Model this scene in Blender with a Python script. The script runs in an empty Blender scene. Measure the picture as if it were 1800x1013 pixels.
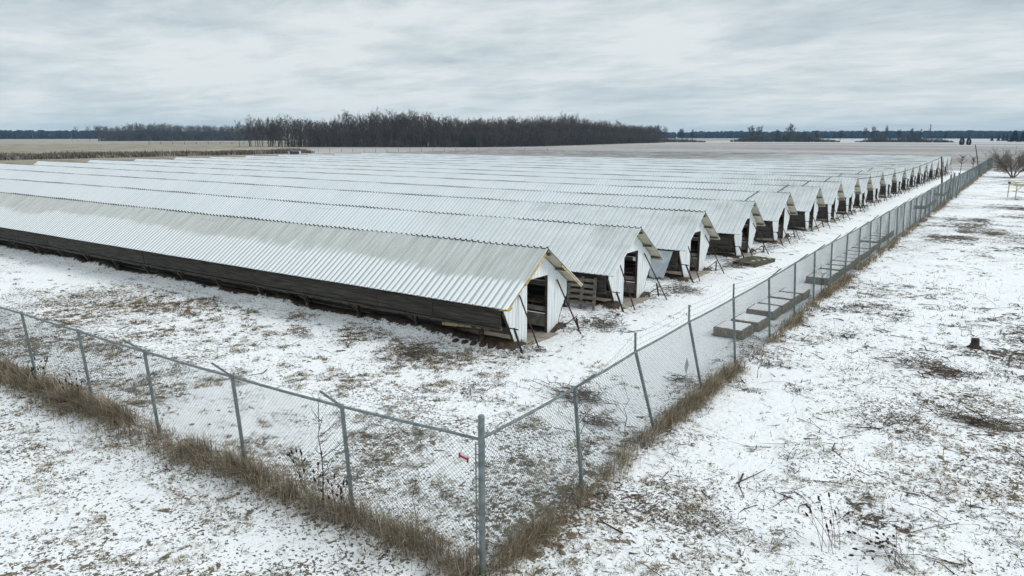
import bpy, math, random
import numpy as np
R = math.radians
scene = bpy.context.scene
COL = scene.collection
random.seed(7)
rng = np.random.default_rng(11)

# ------------------------------------------------------------------ camera
CAM_H = 5.7
cd = bpy.data.cameras.new('camera')
cam = bpy.data.objects.new('camera', cd)
COL.objects.link(cam)
cam.location = (0, 0, CAM_H)
cam.rotation_euler = (R(90 - 11.7047), 0, R(35.0946))
cd.sensor_width = 36
cd.lens = 25.92
cd.clip_start = 0.1
cd.clip_end = 9000
scene.camera = cam

# ------------------------------------------------------------------ view
vs = scene.view_settings
scene.display_settings.display_device = 'sRGB'
vs.view_transform = 'Standard'
vs.look = 'None'
vs.exposure = 0.0
vs.gamma = 1.0
vs.use_curve_mapping = False

# ------------------------------------------------------------------ sun and sky
SUN_AZ, SUN_EL = 60.0, 38.0            # azimuth from +Y towards +X
sd = bpy.data.lights.new('sun', 'SUN')
sun = bpy.data.objects.new('sun', sd)
COL.objects.link(sun)
sun.location = (0, 0, 200)
sun.rotation_euler = (R(90 - SUN_EL), 0, R(180 - SUN_AZ))
sd.energy = 1.4
sd.angle = R(18)
sd.color = (1.0, 0.95, 0.89)

world = bpy.data.worlds.new("World")
scene.world = world
world.use_nodes = True
wt = world.node_tree
wt.nodes.clear()


def N(nt, kind, **kw):
    n = nt.nodes.new(kind)
    for k, v in kw.items():
        if k.startswith('i_'):
            n.inputs[int(k[2:])].default_value = v
        else:
            setattr(n, k, v)
    return n


def math_node(nt, op, a, b=None, c=None, clamp=False):
    n = nt.nodes.new('ShaderNodeMath')
    n.operation = op
    n.use_clamp = clamp
    for i, v in enumerate((a, b, c)):
        if v is None:
            continue
        if isinstance(v, (int, float)):
            n.inputs[i].default_value = v
        else:
            nt.links.new(v, n.inputs[i])
    return n.outputs[0]


def ramp(nt, src, stops, interp='LINEAR'):
    n = nt.nodes.new('ShaderNodeValToRGB')
    n.color_ramp.interpolation = interp
    el = n.color_ramp.elements
    while len(el) < len(stops):
        el.new(0.5)
    for e, (p, c) in zip(el, stops):
        e.position = p
        e.color = (*c, 1) if len(c) == 3 else c
    nt.links.new(src, n.inputs[0])
    return n.outputs[0]


def mixc(nt, fac, a, b, blend='MIX'):
    n = nt.nodes.new('ShaderNodeMix')
    n.data_type = 'RGBA'
    n.blend_type = blend
    for sock, v in ((n.inputs[0], fac), (n.inputs[6], a), (n.inputs[7], b)):
        if isinstance(v, (int, float)):
            sock.default_value = v
        elif isinstance(v, tuple):
            sock.default_value = (*v, 1)
        else:
            nt.links.new(v, sock)
    return n.outputs[2]


def noise(nt, vec, scale, detail=4, rough=0.55, lac=2.0, dist=0.0):
    n = nt.nodes.new('ShaderNodeTexNoise')
    n.inputs['Scale'].default_value = scale
    n.inputs['Detail'].default_value = detail
    n.inputs['Roughness'].default_value = rough
    n.inputs['Lacunarity'].default_value = lac
    n.inputs['Distortion'].default_value = dist
    if vec is not None:
        nt.links.new(vec, n.inputs['Vector'])
    return n.outputs['Fac']


def mapping(nt, vec, loc=(0, 0, 0), rot=(0, 0, 0), scale=(1, 1, 1)):
    n = nt.nodes.new('ShaderNodeMapping')
    n.inputs['Location'].default_value = loc
    n.inputs['Rotation'].default_value = rot
    n.inputs['Scale'].default_value = scale
    nt.links.new(vec, n.inputs['Vector'])
    return n.outputs[0]


SKY_STRENGTH = 0.10
tc = N(wt, 'ShaderNodeTexCoord')
nrm = N(wt, 'ShaderNodeVectorMath', operation='NORMALIZE')
wt.links.new(tc.outputs['Generated'], nrm.inputs[0])
sep = N(wt, 'ShaderNodeSeparateXYZ')
wt.links.new(nrm.outputs[0], sep.inputs[0])
zz = math_node(wt, 'ADD', math_node(wt, 'MAXIMUM', sep.outputs[2], 0.0), 0.13)
comb = N(wt, 'ShaderNodeCombineXYZ')
wt.links.new(math_node(wt, 'DIVIDE', sep.outputs[0], zz), comb.inputs[0])
wt.links.new(math_node(wt, 'DIVIDE', sep.outputs[1], zz), comb.inputs[1])
cv = mapping(wt, comb.outputs[0], rot=(0, 0, R(-35)), scale=(0.7, 1.0, 1))
n1 = noise(wt, mapping(wt, cv, loc=(3.1, 1.7, 0.4)), 0.95, 8, 0.58, 2.1, 0.25)
n2 = noise(wt, mapping(wt, cv, loc=(7.1, 4.2, 1.4)), 3.2, 7, 0.62, 2.0, 0.25)
n3 = noise(wt, mapping(wt, cv, loc=(1.1, 9.2, 2.4)), 0.36, 3, 0.5)
mixn = math_node(wt, 'ADD', math_node(wt, 'MULTIPLY', n1, 0.48),
                 math_node(wt, 'ADD', math_node(wt, 'MULTIPLY', n2, 0.30), math_node(wt, 'MULTIPLY', n3, 0.22)))
S = 1.0 / SKY_STRENGTH
cloud = ramp(wt, mixn, [(0.405, (0.485, 0.56, 0.605)), (0.46, (0.575, 0.65, 0.685)),
                        (0.505, (0.67, 0.735, 0.76)), (0.565, (0.80, 0.84, 0.855))])
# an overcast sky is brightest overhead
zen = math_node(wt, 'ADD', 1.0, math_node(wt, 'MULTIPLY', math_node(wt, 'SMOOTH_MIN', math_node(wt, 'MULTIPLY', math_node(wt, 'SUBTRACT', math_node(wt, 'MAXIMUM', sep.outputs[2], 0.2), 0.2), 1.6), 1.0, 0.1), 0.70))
hz = math_node(wt, 'POWER', math_node(wt, 'SUBTRACT', 1.0, math_node(wt, 'MAXIMUM', sep.outputs[2], 0.0)), 16.0)
cloud = mixc(wt, math_node(wt, 'MULTIPLY', hz, 0.45), cloud, (0.70, 0.80, 0.845))
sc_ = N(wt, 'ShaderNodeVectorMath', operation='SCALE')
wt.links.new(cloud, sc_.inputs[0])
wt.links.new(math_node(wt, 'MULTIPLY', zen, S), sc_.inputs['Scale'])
sky = N(wt, 'ShaderNodeTexSky')
sky.sky_type = 'NISHITA'
sky.sun_disc = False
sky.sun_elevation = R(SUN_EL)
sky.sun_rotation = R(SUN_AZ)
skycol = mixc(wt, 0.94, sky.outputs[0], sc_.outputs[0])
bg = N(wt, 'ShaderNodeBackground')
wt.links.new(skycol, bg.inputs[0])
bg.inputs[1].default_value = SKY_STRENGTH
wo = N(wt, 'ShaderNodeOutputWorld')
wt.links.new(bg.outputs[0], wo.inputs[0])


# ================================================================== helpers
def smooth(a, b, x):
    t = np.clip((x - a) / (b - a), 0, 1)
    return t * t * (3 - 2 * t)


_perm = np.random.default_rng(5).random((256, 256))


def vnoise(x, y):
    x = np.asarray(x, float); y = np.asarray(y, float)
    xi = np.floor(x).astype(int); yi = np.floor(y).astype(int)
    fx = x - xi; fy = y - yi
    fx = fx * fx * (3 - 2 * fx); fy = fy * fy * (3 - 2 * fy)
    g = lambda a, b: _perm[a & 255, b & 255]
    return (g(xi, yi) * (1 - fx) + g(xi + 1, yi) * fx) * (1 - fy) + (g(xi, yi + 1) * (1 - fx) + g(xi + 1, yi + 1) * fx) * fy


def fbm(x, y, o=4, gain=0.5):
    s = 0; a = 1; t = 0
    for i in range(o):
        s = s + a * vnoise(x * 2 ** i + 17.3 * i, y * 2 ** i - 9.1 * i)
        t += a
        a *= gain
    return s / t


def tag(o, label=None, cat=None, group=None, kind=None):
    if label: o['label'] = label
    if cat: o['category'] = cat
    if group: o['group'] = group
    if kind: o['kind'] = kind
    return o


def empty(name, loc=(0, 0, 0), rz=0.0):
    o = bpy.data.objects.new(name, None)
    o.empty_display_size = 0.2
    COL.objects.link(o)
    o.location = loc
    o.rotation_euler = (0, 0, rz)
    return o


def link_mesh(name, me, mat, parent=None, loc=None):
    o = bpy.data.objects.new(name, me)
    COL.objects.link(o)
    if mat and not me.materials:
        me.materials.append(mat)
    if parent: o.parent = parent
    if loc: o.location = loc
    return o


def copy_obj(o, parent=None):
    c = o.copy()
    COL.objects.link(c)
    if parent: c.parent = parent
    for ch in KIDS.get(o.name, []):
        copy_obj(ch, c)
    return c


KIDS = {}


class MB:
    def __init__(self):
        self.v = []; self.f = []

    def add(self, vs_, fs):
        b = len(self.v)
        self.v.extend([tuple(p) for p in vs_])
        self.f.extend([tuple(i + b for i in f) for f in fs])
        return self

    def box(self, a, b):
        x0, y0, z0 = a; x1, y1, z1 = b
        return self.add([(x0, y0, z0), (x1, y0, z0), (x1, y1, z0), (x0, y1, z0),
                         (x0, y0, z1), (x1, y0, z1), (x1, y1, z1), (x0, y1, z1)],
                        [(3, 2, 1, 0), (4, 5, 6, 7), (0, 1, 5, 4), (1, 2, 6, 5), (2, 3, 7, 6), (3, 0, 4, 7)])

    def bar(self, p0, p1, r0, r1=None, n=6, cap=True):
        if r1 is None: r1 = r0
        p0 = np.array(p0, float); p1 = np.array(p1, float)
        d = p1 - p0
        L = np.linalg.norm(d)
        if L < 1e-9: return self
        d /= L
        a = np.cross(d, (0, 0, 1.0)) if abs(d[2]) < 0.9 else np.cross(d, (1.0, 0, 0))
        a /= np.linalg.norm(a)
        b = np.cross(d, a)
        vs_ = []
        for p, r in ((p0, r0), (p1, r1)):
            for k in range(n):
                t = 2 * math.pi * k / n
                vs_.append(p + r * (a * math.cos(t) + b * math.sin(t)))
        fs = [(k, (k + 1) % n, n + (k + 1) % n, n + k) for k in range(n)]
        if cap: fs += [tuple(range(n - 1, -1, -1)), tuple(range(n, 2 * n))]
        return self.add(vs_, fs)

    def tube(self, pts, rs, n=6):
        if isinstance(rs, (int, float)): rs = [rs] * len(pts)
        pts = [np.array(p, float) for p in pts]
        vs_ = []; fs = []
        for i, p in enumerate(pts):
            d = pts[min(i + 1, len(pts) - 1)] - pts[max(i - 1, 0)]
            d = d / (np.linalg.norm(d) + 1e-9)
            a = np.cross(d, (0, 0, 1.0)) if abs(d[2]) < 0.9 else np.cross(d, (1.0, 0, 0))
            a /= np.linalg.norm(a)
            b = np.cross(d, a)
            for k in range(n):
                t = 2 * math.pi * k / n
                vs_.append(p + rs[i] * (a * math.cos(t) + b * math.sin(t)))
        for i in range(len(pts) - 1):
            for k in range(n):
                fs.append((i * n + k, i * n + (k + 1) % n, (i + 1) * n + (k + 1) % n, (i + 1) * n + k))
        fs += [tuple(range(n - 1, -1, -1)), tuple(range((len(pts) - 1) * n, len(pts) * n))]
        return self.add(vs_, fs)

    def beam(self, p0, p1, w, h):
        """rectangular bar between two points, h roughly vertical"""
        p0 = np.array(p0, float); p1 = np.array(p1, float)
        d = (p1 - p0) / np.linalg.norm(p1 - p0)
        up = np.array((0, 0, 1.0)) if abs(d[2]) < 0.95 else np.array((1.0, 0, 0))
        a = np.cross(d, up); a /= np.linalg.norm(a)
        b = np.cross(a, d)
        vs_ = []
        for p in (p0, p1):
            for s, t in ((-1, -1), (1, -1), (1, 1), (-1, 1)):
                vs_.append(p + a * s * w / 2 + b * t * h / 2)
        return self.add(vs_, [(0, 1, 2, 3), (7, 6, 5, 4), (0, 4, 5, 1), (1, 5, 6, 2), (2, 6, 7, 3), (3, 7, 4, 0)])

    def lump(self, c, r, seed=0, nu=10, nv=6, rough=0.18):
        rr = random.Random(seed)
        vs_ = []; fs = []
        for j in range(nv + 1):
            ph = math.pi * j / nv
            for i in range(nu):
                th = 2 * math.pi * i / nu
                k = 1 + (rr.random() - 0.5) * 2 * rough * (1 if 0 < j < nv else 0)
                vs_.append((c[0] + r[0] * k * math.sin(ph) * math.cos(th), c[1] + r[1] * k * math.sin(ph) * math.sin(th),
                            c[2] + r[2] * k * math.cos(ph)))
        for j in range(nv):
            for i in range(nu):
                fs.append((j * nu + i, (j + 1) * nu + i, (j + 1) * nu + (i + 1) % nu, j * nu + (i + 1) % nu))
        return self.add(vs_, fs)

    def mesh(self, name):
        me = bpy.data.meshes.new(name)
        me.from_pydata(self.v, [], self.f)
        me.update()
        return me

    def build(self, name, mat, parent=None, shade=False):
        me = self.mesh(name)
        if shade:
            me.polygons.foreach_set('use_smooth', [True] * len(me.polygons))
        o = link_mesh(name, me, mat, parent)
        if parent is not None:
            KIDS.setdefault(parent.name, []).append(o)
        return o


def np_mesh(name, V, F, colors=None, smooth_=False):
    """V (n,3); F list of int arrays (m,k) of constant k"""
    me = bpy.data.meshes.new(name)
    V = np.asarray(V, np.float32)
    me.vertices.add(len(V))
    me.vertices.foreach_set('co', V.ravel())
    tot = sum(f.size for f in F)
    loops = np.concatenate([np.asarray(f, np.int32).ravel() for f in F])
    sizes = np.concatenate([np.full(len(f), f.shape[1], np.int32) for f in F])
    starts = np.concatenate([[0], np.cumsum(sizes)[:-1]]).astype(np.int32)
    me.loops.add(tot)
    me.loops.foreach_set('vertex_index', loops)
    me.polygons.add(len(sizes))
    me.polygons.foreach_set('loop_start', starts)
    me.polygons.foreach_set('loop_total', sizes)
    if smooth_:
        me.polygons.foreach_set('use_smooth', np.ones(len(sizes), bool))
    me.update(calc_edges=True)
    if colors is not None:
        at = me.color_attributes.new('tint', 'FLOAT_COLOR', 'POINT')
        c4 = np.ones((len(V), 4), np.float32)
        c4[:, :3] = colors
        at.data.foreach_set('color', c4.ravel())
    return me


# ================================================================== materials
def new_mat(name):
    m = bpy.data.materials.new(name)
    m.use_nodes = True
    nt = m.node_tree
    b = nt.nodes['Principled BSDF']
    return m, nt, b


def simple_mat(name, c1, c2, scale=3.0, rough=0.8, stretch=(1, 1, 1), metallic=0.0, bump=0.0, detail=5, lo=0.35, hi=0.65, spec=0.3):
    m, nt, b = new_mat(name)
    t = N(nt, 'ShaderNodeTexCoord')
    v = mapping(nt, t.outputs['Object'], scale=stretch)
    n = noise(nt, v, scale, detail, 0.6)
    nt.links.new(ramp(nt, n, [(lo, c1), (hi, c2)]), b.inputs['Base Color'])
    b.inputs['Roughness'].default_value = rough
    b.inputs['Metallic'].default_value = metallic
    b.inputs['Specular IOR Level'].default_value = spec
    if bump:
        bp = N(nt, 'ShaderNodeBump')
        bp.inputs['Strength'].default_value = bump
        bp.inputs['Distance'].default_value = 0.02
        nt.links.new(n, bp.inputs['Height'])
        nt.links.new(bp.outputs[0], b.inputs['Normal'])
    return m


def tint_mat(name, rough=0.9):
    m, nt, b = new_mat(name)
    a = N(nt, 'ShaderNodeAttribute', attribute_name='tint')
    nt.links.new(a.outputs['Color'], b.inputs['Base Color'])
    b.inputs['Roughness'].default_value = rough
    b.inputs['Specular IOR Level'].default_value = 0.15
    return m


M = {}
M['galv'] = simple_mat('galvanised_steel', (0.105, 0.128, 0.13), (0.195, 0.225, 0.226), 9, 0.55, metallic=0.15, spec=0.5)
M['wire'] = simple_mat('galvanised_wire', (0.10, 0.125, 0.13), (0.18, 0.215, 0.222), 6, 0.55, metallic=0.2)
M['darkwood_and_shade'] = simple_mat('weathered_dark_wood_and_ridge_shade', (0.016, 0.0145, 0.013), (0.095, 0.086, 0.075), 2.2, 0.9, stretch=(0.7, 1, 12.0), bump=0.4, lo=0.3, hi=0.72)  # weathered side boards; also colours the painted shade along the ridges
M['greywood'] = simple_mat('weathered_grey_wood', (0.09, 0.08, 0.065), (0.22, 0.2, 0.165), 5, 0.9, stretch=(1, 1, 4), bump=0.3)
M['brownwood'] = simple_mat('brown_wood', (0.05, 0.04, 0.028), (0.15, 0.115, 0.075), 4, 0.9, bump=0.3)
M['penfront'] = simple_mat('frosted_pen_boards', (0.13, 0.115, 0.095), (0.40, 0.385, 0.36), 3.5, 0.9, bump=0.3)
M['mossywood'] = simple_mat('mossy_wood', (0.03, 0.032, 0.02), (0.13, 0.125, 0.075), 4, 0.9, bump=0.3)
M['rust'] = simple_mat('rusty_iron', (0.03, 0.018, 0.014), (0.10, 0.045, 0.03), 12, 0.8, metallic=0.3)
M['iron'] = simple_mat('dark_iron', (0.015, 0.016, 0.018), (0.05, 0.05, 0.052), 9, 0.7, metallic=0.3)
M['soffit'] = simple_mat('cream_underside', (0.40, 0.38, 0.28), (0.60, 0.57, 0.45), 1.5, 0.7)
M['tan'] = simple_mat('torn_tan_trim', (0.32, 0.23, 0.10), (0.58, 0.47, 0.28), 7, 0.8)
M['yellow'] = simple_mat('yellow_foam', (0.38, 0.22, 0.05), (0.60, 0.40, 0.12), 14, 0.9)
M['concrete'] = simple_mat('concrete', (0.24, 0.22, 0.185), (0.38, 0.35, 0.30), 3, 0.9)
M['paver'] = simple_mat('stacked_pavers', (0.12, 0.096, 0.068), (0.27, 0.22, 0.16), 9, 0.9, bump=0.3)
M['snowcap'] = simple_mat('snow_cap', (0.78, 0.785, 0.79), (0.86, 0.86, 0.86), 5, 0.7, bump=0.4)
M['mudbrown'] = simple_mat('brown_clay', (0.035, 0.022, 0.014), (0.10, 0.065, 0.042), 6, 0.95, bump=0.5)
M['red'] = simple_mat('red_plastic', (0.30, 0.02, 0.03), (0.42, 0.03, 0.05), 12, 0.5)
M['whiteplastic'] = simple_mat('white_plastic', (0.62, 0.60, 0.60), (0.75, 0.73, 0.73), 12, 0.5)
M['greyplate'] = simple_mat('grey_plate', (0.30, 0.34, 0.35), (0.42, 0.46, 0.47), 3, 0.5, metallic=0.2)
M['bark'] = simple_mat('grey_bark', (0.055, 0.047, 0.040), (0.12, 0.105, 0.09), 1.0, 0.95)
M['twig'] = simple_mat('twig_bark', (0.064, 0.052, 0.042), (0.145, 0.118, 0.094), 0.15, 0.95)
M['darktwig'] = simple_mat('dark_twig', (0.028, 0.022, 0.017), (0.085, 0.068, 0.052), 3, 0.95)
M['brushtwig'] = simple_mat('brush_twig', (0.045, 0.035, 0.027), (0.17, 0.135, 0.10), 5, 0.95)
M['bushtwig'] = simple_mat('brown_twig', (0.10, 0.075, 0.058), (0.19, 0.15, 0.12), 1, 0.95)
M['shrubtwig'] = simple_mat('pale_twig', (0.12, 0.10, 0.082), (0.22, 0.187, 0.155), 1, 0.95)
M['conifer'] = simple_mat('conifer_needles', (0.008, 0.018, 0.010), (0.024, 0.042, 0.024), 0.8, 0.95)
M['seedhead'] = simple_mat('seed_head', (0.02, 0.015, 0.011), (0.055, 0.042, 0.03), 20, 0.95)
M['yellowpaint'] = simple_mat('faded_yellow_wood', (0.36, 0.31, 0.14), (0.52, 0.46, 0.24), 4, 0.8)
M['blackcap'] = simple_mat('black_rubber', (0.012, 0.012, 0.013), (0.03, 0.03, 0.03), 6, 0.7)
M['farwood'] = simple_mat('distant_trees', (0.010, 0.012, 0.016), (0.028, 0.030, 0.034), 0.08, 1.0, detail=6)
M['panelgrey'] = simple_mat('pale_grey_sheet', (0.42, 0.47, 0.51), (0.60, 0.65, 0.69), 2.0, 0.6)
M['bluegrey'] = simple_mat('blue_grey_sheet', (0.30, 0.37, 0.43), (0.48, 0.54, 0.60), 2.0, 0.6)
M['tint'] = tint_mat('dry_stems')


def white_metal(name):
    m, nt, b = new_mat(name)
    t = N(nt, 'ShaderNodeTexCoord')
    n = noise(nt, mapping(nt, t.outputs['Object'], scale=(1, 3, 0.6)), 3, 5, 0.6)
    c = ramp(nt, n, [(0.3, (0.66, 0.71, 0.73)), (0.6, (0.80, 0.84, 0.855))])
    g = noise(nt, t.outputs['Object'], 1.7, 5, 0.65)
    # splash dirt at the foot of the sheet
    s = N(nt, 'ShaderNodeSeparateXYZ'); nt.links.new(t.outputs['Object'], s.inputs[0])
    low = math_node(nt, 'MULTIPLY', math_node(nt, 'SUBTRACT', 0.22, s.outputs[2]), 3.2, clamp=True)
    d = math_node(nt, 'MULTIPLY', low, math_node(nt, 'MULTIPLY', g, 0.9), clamp=True)
    c = mixc(nt, d, c, (0.30, 0.26, 0.20))
    nt.links.new(c, b.inputs['Base Color'])
    b.inputs['Roughness'].default_value = 0.42
    b.inputs['Specular IOR Level'].default_value = 0.4
    return m


M['gable'] = white_metal('white_metal_sheet')
PITCH = 0.22


def roof_mat(name, stained, grey=False):
    m, nt, b = new_mat(name)
    t = N(nt, 'ShaderNodeTexCoord')
    oi = N(nt, 'ShaderNodeObjectInfo')
    off = N(nt, 'ShaderNodeVectorMath', operation='ADD')
    cmb = N(nt, 'ShaderNodeCombineXYZ')
    nt.links.new(math_node(nt, 'MULTIPLY', oi.outputs['Random'], 140.0), cmb.inputs[1])
    nt.links.new(t.outputs['Object'], off.inputs[0])
    nt.links.new(cmb.outputs[0], off.inputs[1])
    P = off.outputs[0]
    s = N(nt, 'ShaderNodeSeparateXYZ')
    nt.links.new(t.outputs['Object'], s.inputs[0])
    X, Y, Z = s.outputs
    # distance down the slope 0 (ridge) .. 1 (eave)
    down = math_node(nt, 'DIVIDE', math_node(nt, 'ABSOLUTE', Y), 1.95)
    fr = math_node(nt, 'FRACT', math_node(nt, 'DIVIDE', math_node(nt, 'ADD', X, 500 * PITCH), PITCH))
    rib = math_node(nt, 'GREATER_THAN', fr, 0.66)
    streak = noise(nt, mapping(nt, P, scale=(6.0, 0.5, 1)), 1.2, 5, 0.6)
    sheet = noise(nt, mapping(nt, P, scale=(0.42, 0.02, 0.02)), 1.0, 2, 0.5)
    wob = noise(nt, mapping(nt, P, scale=(0.16, 0.55, 0.5)), 1.0, 4, 0.55)
    fine = noise(nt, P, 16.0, 4, 0.6)
    metal = ramp(nt, streak, [(0.30, (0.36, 0.38, 0.36)), (0.62, (0.54, 0.56, 0.545))])
    clean = mixc(nt, sheet, (0.59, 0.635, 0.655), (0.69, 0.73, 0.75))
    snow = mixc(nt, fine, (0.77, 0.795, 0.81), (0.85, 0.86, 0.865))
    if stained:
        # bare weathered upper half, frost below a wavering line
        edge = math_node(nt, 'ADD', down, math_node(nt, 'MULTIPLY', math_node(nt, 'SUBTRACT', wob, 0.5), 0.55))
        edge = math_node(nt, 'ADD', edge, math_node(nt, 'MULTIPLY', math_node(nt, 'SUBTRACT', streak, 0.5), 0.25))
        nearend = math_node(nt, 'MULTIPLY', math_node(nt, 'ADD', X, 6.0), 0.05, clamp=True)
        edge = math_node(nt, 'SUBTRACT', edge, math_node(nt, 'MULTIPLY', nearend, 0.35))
        lowf = ramp(nt, edge, [(0.40, (0, 0, 0)), (0.50, (1, 1, 1))])
        upper = mixc(nt, math_node(nt, 'MULTIPLY', sheet, 0.5), metal, (0.50, 0.515, 0.49))
        ribc = mixc(nt, lowf, upper, (0.40, 0.44, 0.455))
        panc = mixc(nt, lowf, upper, snow)
        col = mixc(nt, rib, panc, ribc)
    else:
        # clean and frosted along the length, grimy towards the gable end
        nearend = ramp(nt, math_node(nt, 'ADD', math_node(nt, 'MULTIPLY', X, 0.065),
                       math_node(nt, 'MULTIPLY', wob, 1.7)), [(0.10, (0, 0, 0)), (0.85, (1, 1, 1))])
        blot = ramp(nt, noise(nt, mapping(nt, P, scale=(0.7, 1.1, 1)), 1.3, 5, 0.62), [(0.38, (0, 0, 0)), (0.68, (1, 1, 1))])
        upper = math_node(nt, 'SUBTRACT', 1.15, math_node(nt, 'MULTIPLY', down, 0.75))
        grime = math_node(nt, 'MULTIPLY', math_node(nt, 'MULTIPLY', nearend, upper),
                          math_node(nt, 'ADD', math_node(nt, 'MULTIPLY', blot, 0.8), 0.25), clamp=True)
        base = mixc(nt, 0.55, clean, snow)
        ribc = mixc(nt, 0.5, clean, (0.44, 0.485, 0.505))
        col = mixc(nt, rib, base, ribc)
        col = mixc(nt, grime, col, metal)
        if grey:
            away = math_node(nt, 'MULTIPLY', math_node(nt, 'SUBTRACT', -10.0, X), 0.05, clamp=True)
            col = mixc(nt, math_node(nt, 'MULTIPLY', away, 0.95), col, mixc(nt, streak, (0.26, 0.245, 0.235), (0.40, 0.385, 0.375)))
        patch = ramp(nt, noise(nt, mapping(nt, P, scale=(0.30, 0.02, 0.02)), 1.0, 1, 0.4), [(0.50, (0, 0, 0)), (0.56, (1, 1, 1))])
        col = mixc(nt, math_node(nt, 'MULTIPLY', patch, 0.22), col, (0.56, 0.60, 0.62))
    seam = math_node(nt, 'LESS_THAN', math_node(nt, 'FRACT', math_node(nt, 'DIVIDE', math_node(nt, 'ADD', X, 500 * PITCH), PITCH * 4)), 0.022)
    col = mixc(nt, math_node(nt, 'MULTIPLY', seam, 0.5), col, (0.24, 0.24, 0.22))
    mark = ramp(nt, noise(nt, mapping(nt, P, scale=(2.2, 1.4, 1.4)), 1.6, 3, 0.6), [(0.735, (0, 0, 0)), (0.76, (1, 1, 1))])
    col = mixc(nt, math_node(nt, 'MULTIPLY', mark, 0.5), col, (0.26, 0.22, 0.17))
    nt.links.new(col, b.inputs['Base Color'])
    b.inputs['Roughness'].default_value = 0.5
    b.inputs['Specular IOR Level'].default_value = 0.3
    bp = N(nt, 'ShaderNodeBump')
    bp.inputs['Strength'].default_value = 0.15
    bp.inputs['Distance'].default_value = 0.01
    nt.links.new(streak, bp.inputs['Height'])
    nt.links.new(bp.outputs[0], b.inputs['Normal'])
    return m


M['roof_stained'] = roof_mat('stained_roof_sheet', True)
M['roof'] = roof_mat('frosted_roof_sheet', False)
M['roof_grey'] = roof_mat('bare_grey_roof_sheet', False, True)

# ================================================================== sheds layout
SHED_X = -11.12
SHED_L = 89.0
SHED_Y = [17.05, 22.95, 29.05, 35.3, 41.55, 47.9, 53.8, 59.6, 65.2] + [65.2 + 6.02 * k for k in range(1, 12)]

# fence line (top of posts at rail height, foot of posts)
LEFT_TOP = [(-5.55, 7.2), (-7.94, 6.95), (-10.46, 6.85), (-13.07, 6.8), (-15.57, 6.8), (-18.19, 6.81), (-20.8, 6.8), (-23.4, 6.8)]
RIGHT_TOP = [(-5.55, 7.2), (-5.55, 9.61), (-5.64, 11.97), (-5.68, 14.65), (-5.68, 17.49), (-5.72, 20.56), (-5.8, 23.6), (-5.86, 26.35)]
RIGHT_FOOT = [(-5.55, 7.2), (-5.45, 9.75), (-5.55, 12.75), (-5.58, 15.4), (-5.6, 17.7), (-5.62, 20.7), (-5.7, 23.6), (-5.76, 26.3)]
yy = 26.35
while yy < 163:
    yy += 2.75
    RIGHT_TOP.append((-5.86 - 0.0068 * (yy - 26) + random.uniform(-0.03, 0.03), yy))
    RIGHT_FOOT.append((-5.8 - 0.0066 * (yy - 26), yy + random.uniform(-0.05, 0.12)))


def fence_right_x(Y):
    return -5.55 - 0.007 * np.clip(np.asarray(Y) - 7, 0, 200)


# ================================================================== ground
def shed_dist(Y):
    """distance to the centre line of the closest shed"""
    ys = np.array(SHED_Y)
    return np.min(np.abs(np.asarray(Y)[..., None] - ys), axis=-1)


def ground_h(X, Y):
    X = np.asarray(X, float); Y = np.asarray(Y, float)
    far = 1 - smooth(60, 140, np.hypot(X, Y))
    h = (fbm(X * 0.35, Y * 0.35, 3) - 0.5) * 0.16 + (fbm(X * 1.7, Y * 1.7, 3) - 0.5) * 0.075 + (fbm(X * 6, Y * 6, 2) - 0.5) * 0.022
    lane = smooth(-10.6, -9.8, X) * (1 - smooth(-6.6, -6.0, X)) * smooth(8, 13, Y)
    h = h * (1 - 0.7 * lane) * far
    # hollow round the corner of the fence
    h -= 0.24 * np.exp(-(((X + 5.5) / 2.4) ** 2 + ((Y - 7.0) / 2.2) ** 2))
    # bank along the near fence
    h += 0.10 * np.exp(-((Y - 7.0) / 0.45) ** 2) * (X < -6.2)
    # dug-out strip and droppings mounds under the sheds
    inside = (X < SHED_X + 0.15) & (X > SHED_X - SHED_L)
    d = shed_dist(Y)
    m = np.where(inside, np.exp(-((d - 1.15) / 0.33) ** 2) * (0.10 + 0.42 * np.clip(fbm(X * 1.1, Y * 1.1, 3) - 0.35, 0, 1)), 0)
    h += m * (1 - smooth(40, 80, np.hypot(X, Y)) * 0.5)
    h = np.where(inside & (d < 0.7), h * 0.3, h)
    return h


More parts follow.
